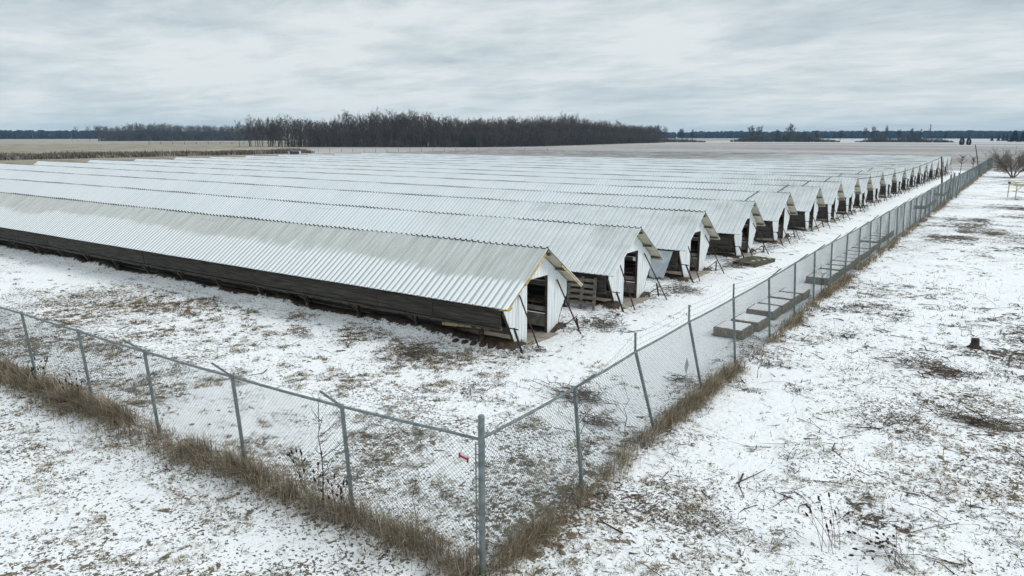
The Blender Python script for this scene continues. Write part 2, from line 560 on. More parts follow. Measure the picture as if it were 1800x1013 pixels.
def zones(X, Y):
    """grass = dead grass showing through, dirt = dark litter, field = stubble, tan = bare dry meadow"""
    X = np.asarray(X, float); Y = np.asarray(Y, float)
    big = fbm(X * 0.22 + 4, Y * 0.22, 3)
    mid = fbm(X * 0.7, Y * 0.7 + 9, 3)
    fx = fence_right_x(Y)
    lane = smooth(-10.4, -9.4, X) * (1 - smooth(-6.9, -6.1, X)) * smooth(10.5, 13.5, Y) * (Y < 142)
    yard = (X < fx) & (Y > 7.0) & (Y < 14.8)
    outl = (Y <= 7.0) & (X < -4.8)
    outr = (X >= fx)
    g = np.where(yard, 0.33 + (big - 0.5) * 0.6, 0.22)
    g = np.where(outl, 0.30 + (big - 0.5) * 0.45 + 0.05 * smooth(6.5, 3.5, Y), g)
    g = np.where(outr, 0.20 + (big - 0.5) * 0.75, g)
    g = g * (1 - 0.88 * lane)
    g += 0.16 * np.exp(-((Y - 6.85) / 0.3) ** 2) * (X < -5.3) + 0.16 * np.exp(-((X - fx - 0.05) / 0.32) ** 2) * (Y > 6.8)
    d = np.where(outr, 0.10 + 0.08 * smooth(13, 22, Y) + (mid - 0.5) * 1.05, 0.06)
    # scuffed soil on the right
    for cx_, cy_, rx, ry, a in ((1.1, 24.2, 2.0, 1.3, 0.42), (-1.6, 50, 3.6, 5.5, 0.34), (0.6, 46, 1.6, 1.2, 0.25), (0.2, 20.5, 2.6, 0.7, 0.3), (-3.2, 58, 2.5, 4, 0.35),
                                (1.5, 70, 4, 8, 0.4), (2, 110, 6, 25, 0.4), (-7.6, 13.6, 1.3, 0.9, 0.18), (-12.5, 14.0, 1.2, 0.6, 0.15), (-9.6, 62, 1.0, 3, 0.25)):
        d = d + a * np.exp(-((X - cx_) / rx) ** 2 - ((Y - cy_) / ry) ** 2)
    sd_ = shed_dist(Y)
    inside = (X < SHED_X + 0.1) & (X > SHED_X - SHED_L) & (Y > 14) & (Y < 137)
    d = np.where(inside, 1.15 * (1 - smooth(1.05, 1.62, sd_)) + 0.08, d)
    front = np.exp(-((X - (SHED_X + 0.3)) / 0.85) ** 2) * (Y > 15) * (Y < 137)
    d += front * 0.42 * smooth(0.55, 1.3, sd_)
    d -= 0.9 * lane * (1 - front)
    fld = smooth(139, 146, Y + 0.25 * (X + 60) * 0) * smooth(-310, -170, X + 0.0 * Y)
    tan = smooth(-100.5, -104, X) * (1 - fld)
    return np.clip(g, 0, 1), np.clip(d, 0, 1.2), np.clip(fld, 0, 1), np.clip(tan, 0, 1)


def axis(stops):
    out = [np.arange(a, b, s) for a, b, s in stops]
    return np.concatenate(out)


def grow(a, b, s, k):
    o = [a]
    sg = 1 if b > a else -1
    while (b - o[-1]) * sg > 0:
        o.append(o[-1] + sg * s)
        s *= k
    return np.array(o[1:])


gx = np.concatenate([grow(-24, -4500, 0.16, 1.05)[::-1], np.arange(-24, 6, 0.11), grow(6, 4000, 0.13, 1.12)])
gy = np.concatenate([grow(2.5, -400, 0.3, 1.3)[::-1], np.arange(2.5, 28, 0.11), grow(28, 150, 0.12, 1.012), grow(150, 5500, 1.6, 1.08)])
GX, GY = np.meshgrid(gx, gy, indexing='ij')
GZ = ground_h(GX, GY)
nx, ny = GX.shape
idx = np.arange(nx * ny).reshape(nx, ny)
F4 = np.stack([idx[:-1, :-1], idx[1:, :-1], idx[1:, 1:], idx[:-1, 1:]], -1).reshape(-1, 4)
gme = np_mesh('snowy_ground', np.stack([GX, GY, GZ], -1).reshape(-1, 3), [F4], smooth_=True)
zg, zd, zf, zt = zones(GX, GY)
at = gme.color_attributes.new('zone', 'FLOAT_COLOR', 'POINT')
at.data.foreach_set('color', np.stack([zg, zd, zf, zt], -1).astype(np.float32).ravel())


def ground_mat():
    m, nt, b = new_mat('snow_and_dead_grass')
    g = N(nt, 'ShaderNodeNewGeometry')
    P = g.outputs['Position']
    a = N(nt, 'ShaderNodeAttribute', attribute_name='zone')
    s = N(nt, 'ShaderNodeSeparateColor')
    nt.links.new(a.outputs['Color'], s.inputs[0])
    zg_, zd_, zf_ = s.outputs
    zt_ = a.outputs['Alpha']
    n_t = noise(nt, P, 4.6, 4, 0.5, 2.2, 0.35)
    n_d = noise(nt, mapping(nt, P, loc=(31, 7, 0)), 4.2, 7, 0.72, 2.1, 0.8)
    n_f = noise(nt, mapping(nt, P, loc=(11, 27, 0)), 22, 4, 0.7)
    n_c = noise(nt, mapping(nt, P, loc=(5, 3, 0)), 8, 5, 0.7)
    n_b = noise(nt, mapping(nt, P, loc=(15, 33, 0)), 0.6, 4, 0.6)
    snow = mixc(nt, n_c, (0.785, 0.80, 0.815), (0.87, 0.873, 0.88))
    grass = ramp(nt, n_f, [(0.3, (0.05, 0.038, 0.025)), (0.5, (0.15, 0.118, 0.078)), (0.74, (0.32, 0.27, 0.19))])
    soil = ramp(nt, n_f, [(0.3, (0.028, 0.022, 0.017)), (0.7, (0.115, 0.09, 0.068))])
    tg = math_node(nt, 'ADD', n_t, math_node(nt, 'MULTIPLY', zg_, 0.38))
    mg = ramp(nt, math_node(nt, 'ADD', tg, math_node(nt, 'MULTIPLY', math_node(nt, 'SUBTRACT', n_f, 0.5), 0.16)), [(0.755, (0, 0, 0)), (0.79, (1, 1, 1))])
    td = math_node(nt, 'ADD', n_d, math_node(nt, 'MULTIPLY', zd_, 0.5))
    md = ramp(nt, td, [(0.75, (0, 0, 0)), (0.80, (1, 1, 1))])
    # small leaves and stems lying singly on the snow
    n_k = noise(nt, mapping(nt, P, loc=(51, 17, 0)), 17, 3, 0.6, 2.0, 0.5)
    zs = math_node(nt, 'ADD', math_node(nt, 'MULTIPLY', zg_, 0.36), math_node(nt, 'MULTIPLY', zd_, 0.02))
    tk = math_node(nt, 'ADD', n_k, math_node(nt, 'ADD', zs, math_node(nt, 'MULTIPLY', n_b, 0.42)))
    mk = ramp(nt, tk, [(0.895, (0, 0, 0)), (0.92, (1, 1, 1))])
    col = mixc(nt, mg, mixc(nt, mk, snow, mixc(nt, n_f, (0.05, 0.04, 0.032), (0.20, 0.165, 0.12))), grass)
    col = mixc(nt, md, col, soil)
    # stubble field: rows of cut stalks through thin snow
    n_r = noise(nt, mapping(nt, P, scale=(0.03, 0.35, 1)), 1.0, 5, 0.7)
    n_p = noise(nt, mapping(nt, P, scale=(0.16, 0.40, 1)), 1.0, 7, 0.82)
    n_q = noise(nt, mapping(nt, P, scale=(0.004, 0.022, 1), loc=(3, 1, 0)), 1.0, 4, 0.6)
    st = math_node(nt, 'ADD', math_node(nt, 'MULTIPLY', n_p, 0.55), math_node(nt, 'ADD', math_node(nt, 'MULTIPLY', n_r, 0.25), math_node(nt, 'MULTIPLY', n_q, 0.35)))
    stub = ramp(nt, st, [(0.44, (0.15, 0.128, 0.11)), (0.56, (0.28, 0.26, 0.245)), (0.66, (0.46, 0.45, 0.45)), (0.74, (0.74, 0.75, 0.77))])
    # wind-blown snow far out
    sy = N(nt, 'ShaderNodeSeparateXYZ'); nt.links.new(P, sy.inputs[0])
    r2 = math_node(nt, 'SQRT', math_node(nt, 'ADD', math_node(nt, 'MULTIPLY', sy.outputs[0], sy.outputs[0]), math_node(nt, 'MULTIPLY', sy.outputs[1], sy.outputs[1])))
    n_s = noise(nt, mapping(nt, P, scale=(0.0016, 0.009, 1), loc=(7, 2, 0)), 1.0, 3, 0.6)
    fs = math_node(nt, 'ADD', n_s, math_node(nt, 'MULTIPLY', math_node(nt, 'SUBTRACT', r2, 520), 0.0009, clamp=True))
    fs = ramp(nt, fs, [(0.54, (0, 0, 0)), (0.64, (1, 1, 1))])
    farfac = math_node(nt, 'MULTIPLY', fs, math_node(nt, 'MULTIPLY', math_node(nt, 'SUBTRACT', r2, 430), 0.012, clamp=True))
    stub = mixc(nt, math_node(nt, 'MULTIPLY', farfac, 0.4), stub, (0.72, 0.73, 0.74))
    col = mixc(nt, zf_, col, stub)
    # dry meadow
    n_m = noise(nt, mapping(nt, P, scale=(0.05, 0.12, 1)), 1.0, 6, 0.7)
    mead = ramp(nt, n_m, [(0.32, (0.14, 0.115, 0.08)), (0.5, (0.26, 0.225, 0.165)), (0.66, (0.37, 0.335, 0.265)), (0.8, (0.62, 0.60, 0.57))])
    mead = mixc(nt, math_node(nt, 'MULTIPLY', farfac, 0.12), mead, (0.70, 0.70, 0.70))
    col = mixc(nt, zt_, col, mead)
    nt.links.new(col, b.inputs['Base Color'])
    b.inputs['Roughness'].default_value = 0.75
    b.inputs['Specular IOR Level'].default_value = 0.2
    hsum = math_node(nt, 'ADD', math_node(nt, 'MULTIPLY', n_c, 0.5), math_node(nt, 'ADD', math_node(nt, 'MULTIPLY', n_t, 1.0), math_node(nt, 'MULTIPLY', mg, 0.12)))
    bp = N(nt, 'ShaderNodeBump')
    bp.inputs['Strength'].default_value = 0.75
    bp.inputs['Distance'].default_value = 0.10
    nt.links.new(hsum, bp.inputs['Height'])
    nt.links.new(bp.outputs[0], b.inputs['Normal'])
    return m


ground = link_mesh('snowy_ground', gme, ground_mat())
tag(ground, 'thin snow with dead grass and stubble showing through', 'ground', kind='structure')

# ================================================================== sheds
EAVE_Y, EAVE_Z, RIDGE_Z = 1.95, 1.27, 2.62
OVER = 0.37


def roof_z(y):
    return RIDGE_Z - (RIDGE_Z - EAVE_Z) * abs(y) / EAVE_Y


def sag(x):
    return 0.005 * math.sin(x * 0.9) + 0.012 * math.sin(x * 0.17 + 1) + 0.003 * math.sin(x * 2.3 + 2)


def rib_profile():
    xs = []
    n = int((SHED_L + OVER) / PITCH)
    for k in range(n + 1):
        x0 = OVER - k * PITCH
        for dx, h in ((0.0, 0.0), (-0.012, 0.028), (-0.050, 0.028), (-0.066, 0.0), (-0.14, 0.002)):
            xs.append((x0 + dx, h))
    return xs


PROF = rib_profile()


def roof_slope(side, drop=0.0, flat=False):
    mb = MB()
    prof = PROF if not flat else [(OVER - 0.01, 0)] + [(OVER - k * 2.0, 0) for k in range(1, int(SHED_L / 2.0) + 1)]
    rows = [0.0, 0.33, 0.66, 1.0]
    ln = math.hypot(EAVE_Y, RIDGE_Z - EAVE_Z)
    ny_, nz_ = (RIDGE_Z - EAVE_Z) / ln, EAVE_Y / ln
    V = []; Fc = []
    if flat:
        prof = [(OVER - 0.012, 0)] + [(OVER - k * 0.35, 0) for k in range(1, int(SHED_L / 0.35) + 1)]
    for i, (x, h) in enumerate(prof):
        jag = 0.012 * math.sin(i * 12.9898) if not flat else 0
        for t in rows:
            y = t * (EAVE_Y + (jag if t == 1 else 0)) + 0.012
            hh = h - drop
            z = RIDGE_Z - (RIDGE_Z - EAVE_Z) * t + sag(x) * (1 - 0.5 * t)
            V.append((x, side * (y + ny_ * hh), z + nz_ * hh))
    k = len(rows)
    for i in range(len(prof) - 1):
        for j in range(k - 1):
            q = (i * k + j, i * k + j + 1, (i + 1) * k + j + 1, (i + 1) * k + j)
            Fc.append(q if side < 0 else q[::-1])
    mb.add(V, Fc)
    return mb


def ridge_strip(seed=0):  # dark strip standing in for the shade in the ridge slit and rib ends
    mb = MB()
    r_ = random.Random(900 + seed)
    a_, b_, c_ = (r_.uniform(0, 6.28) for _ in range(3))
    pts = [(x, RIDGE_Z + sag(x) + 0.002 + h * 1.6 + 0.008 * math.sin(x * 1.3 + a_) + 0.007 * math.sin(x * 0.43 + b_) + 0.004 * math.sin(x * 3.7 + c_)) for x, h in PROF if x > -SHED_L]
    V = []; Fc = []
    for x, z in pts:
        z0 = RIDGE_Z + sag(x) - 0.07
        V += [(x, -0.030, z0), (x, -0.030, z), (x, 0.008, z + 0.006), (x, 0.008, z0)]
    for i in range(len(pts) - 1):
        for j in range(3):
            Fc.append((4 * i + j, 4 * i + j + 1, 4 * i + 4 + j + 1, 4 * i + 4 + j))
    Fc.append((0, 1, 2, 3))
    mb.add(V, Fc)
    return mb


def gable_sheet(y0, y1, zb, zt, x=0.0):
    mb = MB()
    ys = []
    y = y0
    while y < y1 - 0.001:
        for dy in (0, 0.055, 0.067, 0.088, 0.10):
            if y + dy < y1 - 0.004: ys.append((y + dy, 0.014 if dy in (0.067, 0.088) else 0.0))
        y += 0.155
    ys.append((y1, 0.0))
    V = []; Fc = []
    for (yy_, h) in ys:
        V += [(x + h, yy_, zb(yy_)), (x + h, yy_, zt(yy_)), (x - 0.014, yy_, zb(yy_)), (x - 0.014, yy_, zt(yy_))]
    for i in range(len(ys) - 1):
        a = 4 * i; c = 4 * i + 4
        Fc += [(a, c, c + 1, a + 1), (a + 3, c + 3, c + 2, a + 2), (a, a + 2, c + 2, c), (a + 1, c + 1, c + 3, a + 3)]
    e = 4 * (len(ys) - 1)
    Fc += [(0, 1, 3, 2), (e, e + 2, e + 3, e + 1)]
    mb.add(V, Fc)
    return mb


def lerp(x, x0, x1, a, b):
    t = max(0.0, min(1.0, (x - x0) / (x1 - x0)))
    return a + (b - a) * t


def under(y):
    return roof_z(y) - 0.045


DOOR_L, DOOR_R, DOOR_T = -0.50, 0.57, 1.78


def make_shed():
    root = empty('animal_shed', (SHED_X, SHED_Y[0], 0))
    roof_slope(-1).build('roof_panel', M['roof'], root)
    roof_slope(1).build('roof_panel', M['roof'], root)
    roof_slope(-1, 0.016, True).build('roof_underside', M['soffit'], root)
    roof_slope(1, 0.016, True).build('roof_underside', M['soffit'], root)
    ridge_strip().build('ridge_shade_strip', M['darkwood_and_shade'], root)
    gable_sheet(-1.60, DOOR_L, lambda y: lerp(y, -1.60, -1.02, 1.10, 0.02), under).build('gable_wall', M['gable'], root)
    gable_sheet(DOOR_R, 1.64, lambda y: lerp(y, 1.05, 1.30, 0.02, 0.62) if y < 1.30 else lerp(y, 1.30, 1.64, 0.62, 1.08), under).build('gable_wall', M['gable'], root)
    gable_sheet(DOOR_L + 0.002, DOOR_R - 0.002, lambda y: DOOR_T, under, 0.003).build('door_header', M['gable'], root)
    # far end
    gable_sheet(-1.60, DOOR_L, lambda y: lerp(y, -1.60, -1.02, 1.10, 0.02), under, -SHED_L + 0.5).build('gable_wall', M['gable'], root)
    gable_sheet(DOOR_R, 1.64, lambda y: lerp(y, 1.05, 1.64, 0.02, 1.08), under, -SHED_L + 0.5).build('gable_wall', M['gable'], root)
    # frame timber behind the sheet
    def stick(name, a, b, w, h):
        q = MB()
        q.beam(a, b, w, h)
        q.build(name, M['brownwood'], root)
    stick('stud', (-0.05, -1.58, 1.08), (-0.05, -1.0, 0.02), 0.05, 0.07)
    stick('stud', (-0.05, 1.05, 0.02), (-0.05, 1.62, 1.06), 0.05, 0.07)
    stick('stud', (-0.05, DOOR_L - 0.04, 0.0), (-0.05, DOOR_L - 0.04, 2.15), 0.06, 0.07)
    stick('stud', (-0.05, DOOR_R + 0.03, 0.0), (-0.05, DOOR_R + 0.03, 2.1), 0.06, 0.09)
    for x in (-0.1, -2.4, -4.8):
        for s in (-1, 1):
            stick('rafter', (x, s * 0.02, RIDGE_Z - 0.12), (x, s * 1.85, roof_z(1.85) - 0.11), 0.04, 0.09)
            if x < -1: stick('stud', (x, s * 0.62, 0.0), (x, s * 0.62, roof_z(0.62) - 0.12), 0.07, 0.07)
    for s in (-1, 1):
        for y in (0.20, 0.98, 1.74):
            p = MB()
            z = roof_z(y) - 0.055
            p.beam((OVER - 0.05, s * y, z), (-SHED_L + 0.3, s * y, z), 0.09, 0.045)
            p.build('purlin', M['greywood'], root)
    # weathered side boards, in lengths
    for s in (-1, 1):
        sb = MB()
        x = -0.04
        while x > -SHED_L + 1:
            ln = random.uniform(2.2, 3.2)
            j = random.uniform(-0.012, 0.012)
            for k in range(4):
                z0 = 0.66 + k * 0.128
                yo = 1.66 + 0.012 * k + random.uniform(-0.006, 0.006)
                sb.beam((x - 0.012, s * (yo + j), z0 + 0.064), (x - ln, s * (yo + j * 0.5), z0 + 0.064), 0.022, 0.122)
            sb.beam((x - 0.01, s * (1.70 + j), 0.625), (x - ln, s * (1.70 + j), 0.625), 0.085, 0.05)
            x -= ln
        sb.build('side_board', M['darkwood_and_shade'], root)
    # pens on both sides of the walkway
    for s in (-1, 1):
        c = MB()
        c.box((-SHED_L + 1, min(s * 0.66, s * 1.62), 0.60), (-0.12, max(s * 0.66, s * 1.62), 0.635))
        pf = MB()
        pf.box((-SHED_L + 1, min(s * 0.655, s * 0.69), 0.20), (-0.12, max(s * 0.655, s * 0.69), 0.58))
        pf.box((-SHED_L + 1, min(s * 0.655, s * 0.69), 0.66), (-0.12, max(s * 0.655, s * 0.69), 0.80))
        pf.build('pen_front', M['penfront'], root)
        c.box((-SHED_L + 1, min(s * 1.0, s * 1.03), 0.635), (-0.12, max(s * 1.0, s * 1.03), 1.02))
        for k in range(30):
            x = -0.25 - k * 0.36
            c.box((x - 0.02, min(s * 0.70, s * 1.60), 0.635), (x, max(s * 0.70, s * 1.60), 1.0 if k % 2 else 0.92))
        c.build('pen_row', M['brownwood'], root)
        nb = MB()
        for k in range(14):
            x = -0.3 - k * 0.74
            nb.box((x - 0.70, min(s * 0.70, s * 0.99), 0.88), (x, max(s * 0.70, s * 0.99), 0.915))
        nb.build('nest_box_lid', M['greywood'], root)
    fl = MB()
    fl.box((-SHED_L + 1, -0.58, -0.08), (-0.3, 0.6, 0.045))
    fl.box((-0.3, -0.98, -0.08), (0.34, 0.98, 0.05))
    fl.build('floor_slab', M['concrete'], root)
    for k in range(6):
        x = -0.95 - 2.45 * k
        leg(x).build('support_leg', M['brownwood'], root)
    return root


def leg(x):
    l = MB()
    l.beam((x, -1.30, -0.1), (x, -1.34, 0.62), 0.085, 0.085)
    l.beam((x - 0.02, -1.33, 0.22), (x + 0.22, -1.62, 0.60), 0.05, 0.07)
    l.beam((x - 0.02, -1.33, 0.30), (x - 0.20, -1.60, 0.60), 0.05, 0.07)
    return l


def rods(root, i):
    r = random.Random(100 + i)
    j = lambda a: r.uniform(-a, a)
    for y0, z0, x1, y1 in ((-0.92, 1.45, 0.70, -0.84), (1.02, 1.57, 0.93, 1.07)):
        if i == 0: jj = (0, 0, 0)
        else: jj = (j(0.12), j(0.15), j(0.1))
        m = MB()
        m.bar((0.03, y0, z0 + jj[2]), (x1 + jj[0] - 0.02, y1 + jj[1], -0.10), 0.021, 0.021, 6)
        m.build('brace_rod', M['rust'], root)
    st = MB()
    st.bar((0.58 + j(0.05), -1.44, -0.14), (0.20, -1.42, 0.66), 0.032, 0.032, 6)
    st.build('stake', M['iron'], root)
    p = MB()
    p.bar((0.34, -1.42, 0.63), (-1.4 if i == 0 else -0.8, -1.52, 0.67 + j(0.04)), 0.018, 0.018, 6)
    p.build('pipe', M['greywood'] if i == 1 else M['iron'], root)
    st = MB()
    st.bar((0.52 + j(0.1), 1.42 + j(0.1), -0.1), (0.40 + j(0.1), 1.46, 0.40 + j(0.1)), 0.028, 0.028, 6)
    st.build('stake', M['iron'], root)
    p = MB()
    p.bar((0.10, 1.15, 0.08), (0.46, 1.50, 0.42 + j(0.05)), 0.016, 0.016, 5)
    p.build('pipe', M['iron'], root)


ORD = ['first', 'second', 'third', 'fourth', 'fifth', 'sixth', 'seventh', 'eighth', 'ninth', 'tenth', 'eleventh', 'twelfth', 'thirteenth',
       'fourteenth', 'fifteenth', 'sixteenth', 'seventeenth', 'eighteenth', 'nineteenth', 'twentieth', 'twenty-first', 'twenty-second']
shed0 = make_shed()
sheds = [shed0]
for i in range(1, len(SHED_Y)):
    c = copy_obj(shed0)
    c.location = (SHED_X + random.uniform(-0.1, 0.1), SHED_Y[i], random.uniform(-0.03, 0.03))
    c.rotation_euler = (0, 0, random.uniform(-0.0012, 0.0012))
    sheds.append(c)
LBL = {0: 'long white shed nearest the camera with stained grey roof and torn tan rake edge',
       1: 'long white metal shed with a wooden pallet leaning on its near side',
       2: 'long white metal shed with a loose white sheet hanging below its near eave',
       3: 'long white metal shed whose gable faces the mossy pallet on the snow'}
for i, s in enumerate(sheds):
    lab = LBL.get(i) or '%s long white metal shed counted from the near end of the row' % ORD[i]
    if i == len(sheds) - 1: lab = 'farthest white metal shed, last of the row before the stubble field'
    tag(s, lab, 'shed', 'long white animal sheds in parallel rows')
    rods(s, i)
ridge_me = [ridge_strip(k).mesh('ridge_shade_strip') for k in range(6)]
for q in ridge_me: q.materials.append(M['darkwood_and_shade'])
for i, s in enumerate(sheds[1:]):
    for o in s.children:
        if o.name.startswith('ridge_shade_strip'): o.data = ridge_me[i % 6]
# what sets single sheds apart
s0 = sheds[0]
for o in [k for k in KIDS['animal_shed'] if k.name.startswith('roof_panel')]:
    if o.parent == s0:
        o.data = o.data.copy()
        o.data.materials.clear()
        o.data.materials.append(M['roof_stained'])
        o['label'] = 'weathered grey roof sheet with frost on its lower half'
grey_me = {}
for sh in sheds[14:]:
    for o in sh.children:
        if o.name.startswith('roof_panel'):
            if o.data.name not in grey_me:
                gm = o.data.copy()
                gm.materials.clear()
                gm.materials.append(M['roof_grey'])
                grey_me[o.data.name] = gm
            o.data = grey_me[o.data.name]
for k in range(6, 36):
    leg(-0.95 - 2.45 * k).build('support_leg', M['brownwood'], s0)
rk = MB()
rk.beam((OVER - 0.02, -0.10, roof_z(0.10) - 0.05), (OVER - 0.02, -1.1, roof_z(1.1) - 0.06), 0.03, 0.085)
rk.beam((OVER - 0.05, -1.1, roof_z(1.1) - 0.06), (OVER - 0.04, -1.86, roof_z(1.86) - 0.05), 0.03, 0.06)
rk.build('rake_board', M['tan'], s0)['label'] = 'torn tan board along the roof edge'
rk = MB()
rk.beam((OVER - 0.02, 0.75, roof_z(0.75) - 0.045), (OVER - 0.02, 1.9, roof_z(1.9) - 0.04), 0.03, 0.05)
rk.build('rake_board', M['tan'], s0)
fm = MB()
fm.lump((OVER - 0.04, -1.84, roof_z(1.86) - 0.05), (0.05, 0.12, 0.06), 3)
fm.lump((OVER - 0.18, -1.9, roof_z(1.9) - 0.06), (0.14, 0.06, 0.035), 4)
fm.build('torn_insulation', M['yellow'], s0)
# long plank below the boards near the gable
pk = MB()
pk.beam((-0.15, -1.5, 0.60), (-2.3, -1.42, 0.42), 0.04, 0.09)
pk.build('loose_plank', M['tan'], s0)
# sheet hanging on shed 3
hs = MB()
prof = []
for k in range(9):
    t = k / 8
    x = -0.18 - 1.75 * t
    prof.append((x, -1.86 - 0.012 * (k % 2), 1.20, x - 0.42 * (1 - t), -1.72 - 0.012 * (k % 2), 0.06 + 0.05 * math.sin(k * 2)))
V = []; Fc = []
for a in prof:
    V += [a[:3], a[3:], (a[0], a[1] + 0.012, a[2]), (a[3], a[4] + 0.012, a[5])]
for k in range(8):
    b0 = 4 * k; b1 = b0 + 4
    Fc += [(b0, b0 + 1, b1 + 1, b1), (b0 + 2, b1 + 2, b1 + 3, b0 + 3), (b0, b1, b1 + 2, b0 + 2), (b0 + 1, b0 + 3, b1 + 3, b1 + 1)]
Fc += [(0, 2, 3, 1), (32, 33, 35, 34)]
hs.add(V, Fc).build('hanging_sheet', M['panelgrey'], sheds[2])
# dark cables slung over the roofs of the middle sheds
for i, dx in ((4, -1.3), (5, -1.5), (6, -1.6), (7, -1.4), (8, -1.7), (9, -1.3), (10, -1.5), (12, -1.4)):
    m = MB()
    pts = []
    for k in range(13):
        t = k / 12
        pts.append((dx - 0.75 * t - 0.25 * math.sin(t * 3.1), -t * (EAVE_Y + 0.01), RIDGE_Z - (RIDGE_Z - EAVE_Z) * t + 0.065))
    m.tube(pts, 0.020, 5)
    m.build('roof_cable', M['iron'], sheds[i])


# ================================================================== chain-link fences
RAIL_Z, MESH_TOP = 1.80, 1.78


def gz(x, y):
    return float(ground_h(np.array([x]), np.array([y]))[0])


def link_bay(T0, T1, B0, B1, seed, pitch=0.07, segs=8, r=0.0025):
    """woven wire between two posts: T = top corner, B = bottom corner (3-D)"""
    T0, T1, B0, B1 = (np.array(p, float) for p in (T0, T1, B0, B1))
    W = np.linalg.norm(T1 - T0); Hh = np.linalg.norm(T0 - B0)
    along = (T1 - T0) / W
    nrm_ = np.cross(along, (0, 0, 1.0)); nrm_ /= np.linalg.norm(nrm_)
    r_ = np.random.default_rng(seed)
    amp = r_.uniform(0.01, 0.05); ph = r_.uniform(0, 6, 3)
    starts = np.arange(-Hh, W, pitch)
    Vs = []; Fs = []; base = 0
    ts = np.linspace(0, 1, segs + 1)
    for fam in (0, 1):
        for s0_ in starts:
            # clip the diagonal to the bay
            a = max(0.0, -s0_ / Hh); b = min(1.0, (W - s0_) / Hh)
            if b - a < 0.02: continue
            t = a + (b - a) * ts
            u = (s0_ + t * Hh) / W
            v = t if fam == 0 else 1 - t
            P = (B0[None] * (1 - u)[:, None] + B1[None] * u[:, None]) * (1 - v)[:, None] + (T0[None] * (1 - u)[:, None] + T1[None] * u[:, None]) * v[:, None]
            bulge = amp * np.sin(np.pi * v) * np.sin(np.pi * u) + 0.012 * np.sin(7 * u + ph[0]) * np.sin(5 * v + ph[1])
            P = P + nrm_[None] * (bulge + (0.0025 if fam else -0.0025))[:, None]
            P[:, 2] += 0.012 * np.sin(u * 9 + ph[2]) * v * (1 - v) * 4
            d = P[-1] - P[0]; d /= np.linalg.norm(d)
            e1 = nrm_; e2 = np.cross(d, e1)
            ring = [e1 * r, (-0.5 * e1 + 0.866 * e2) * r, (-0.5 * e1 - 0.866 * e2) * r]
            VV = np.stack([P + q for q in ring], 1).reshape(-1, 3)
            Vs.append(VV)
            i0 = base + 3 * np.arange(segs)
            for k in range(3):
                k2 = (k + 1) % 3
                Fs.append(np.stack([i0 + k, i0 + k2, i0 + 3 + k2, i0 + 3 + k], 1))
            base += len(VV)
    return np_mesh('chain_link_mesh', np.concatenate(Vs), [np.concatenate(Fs)])


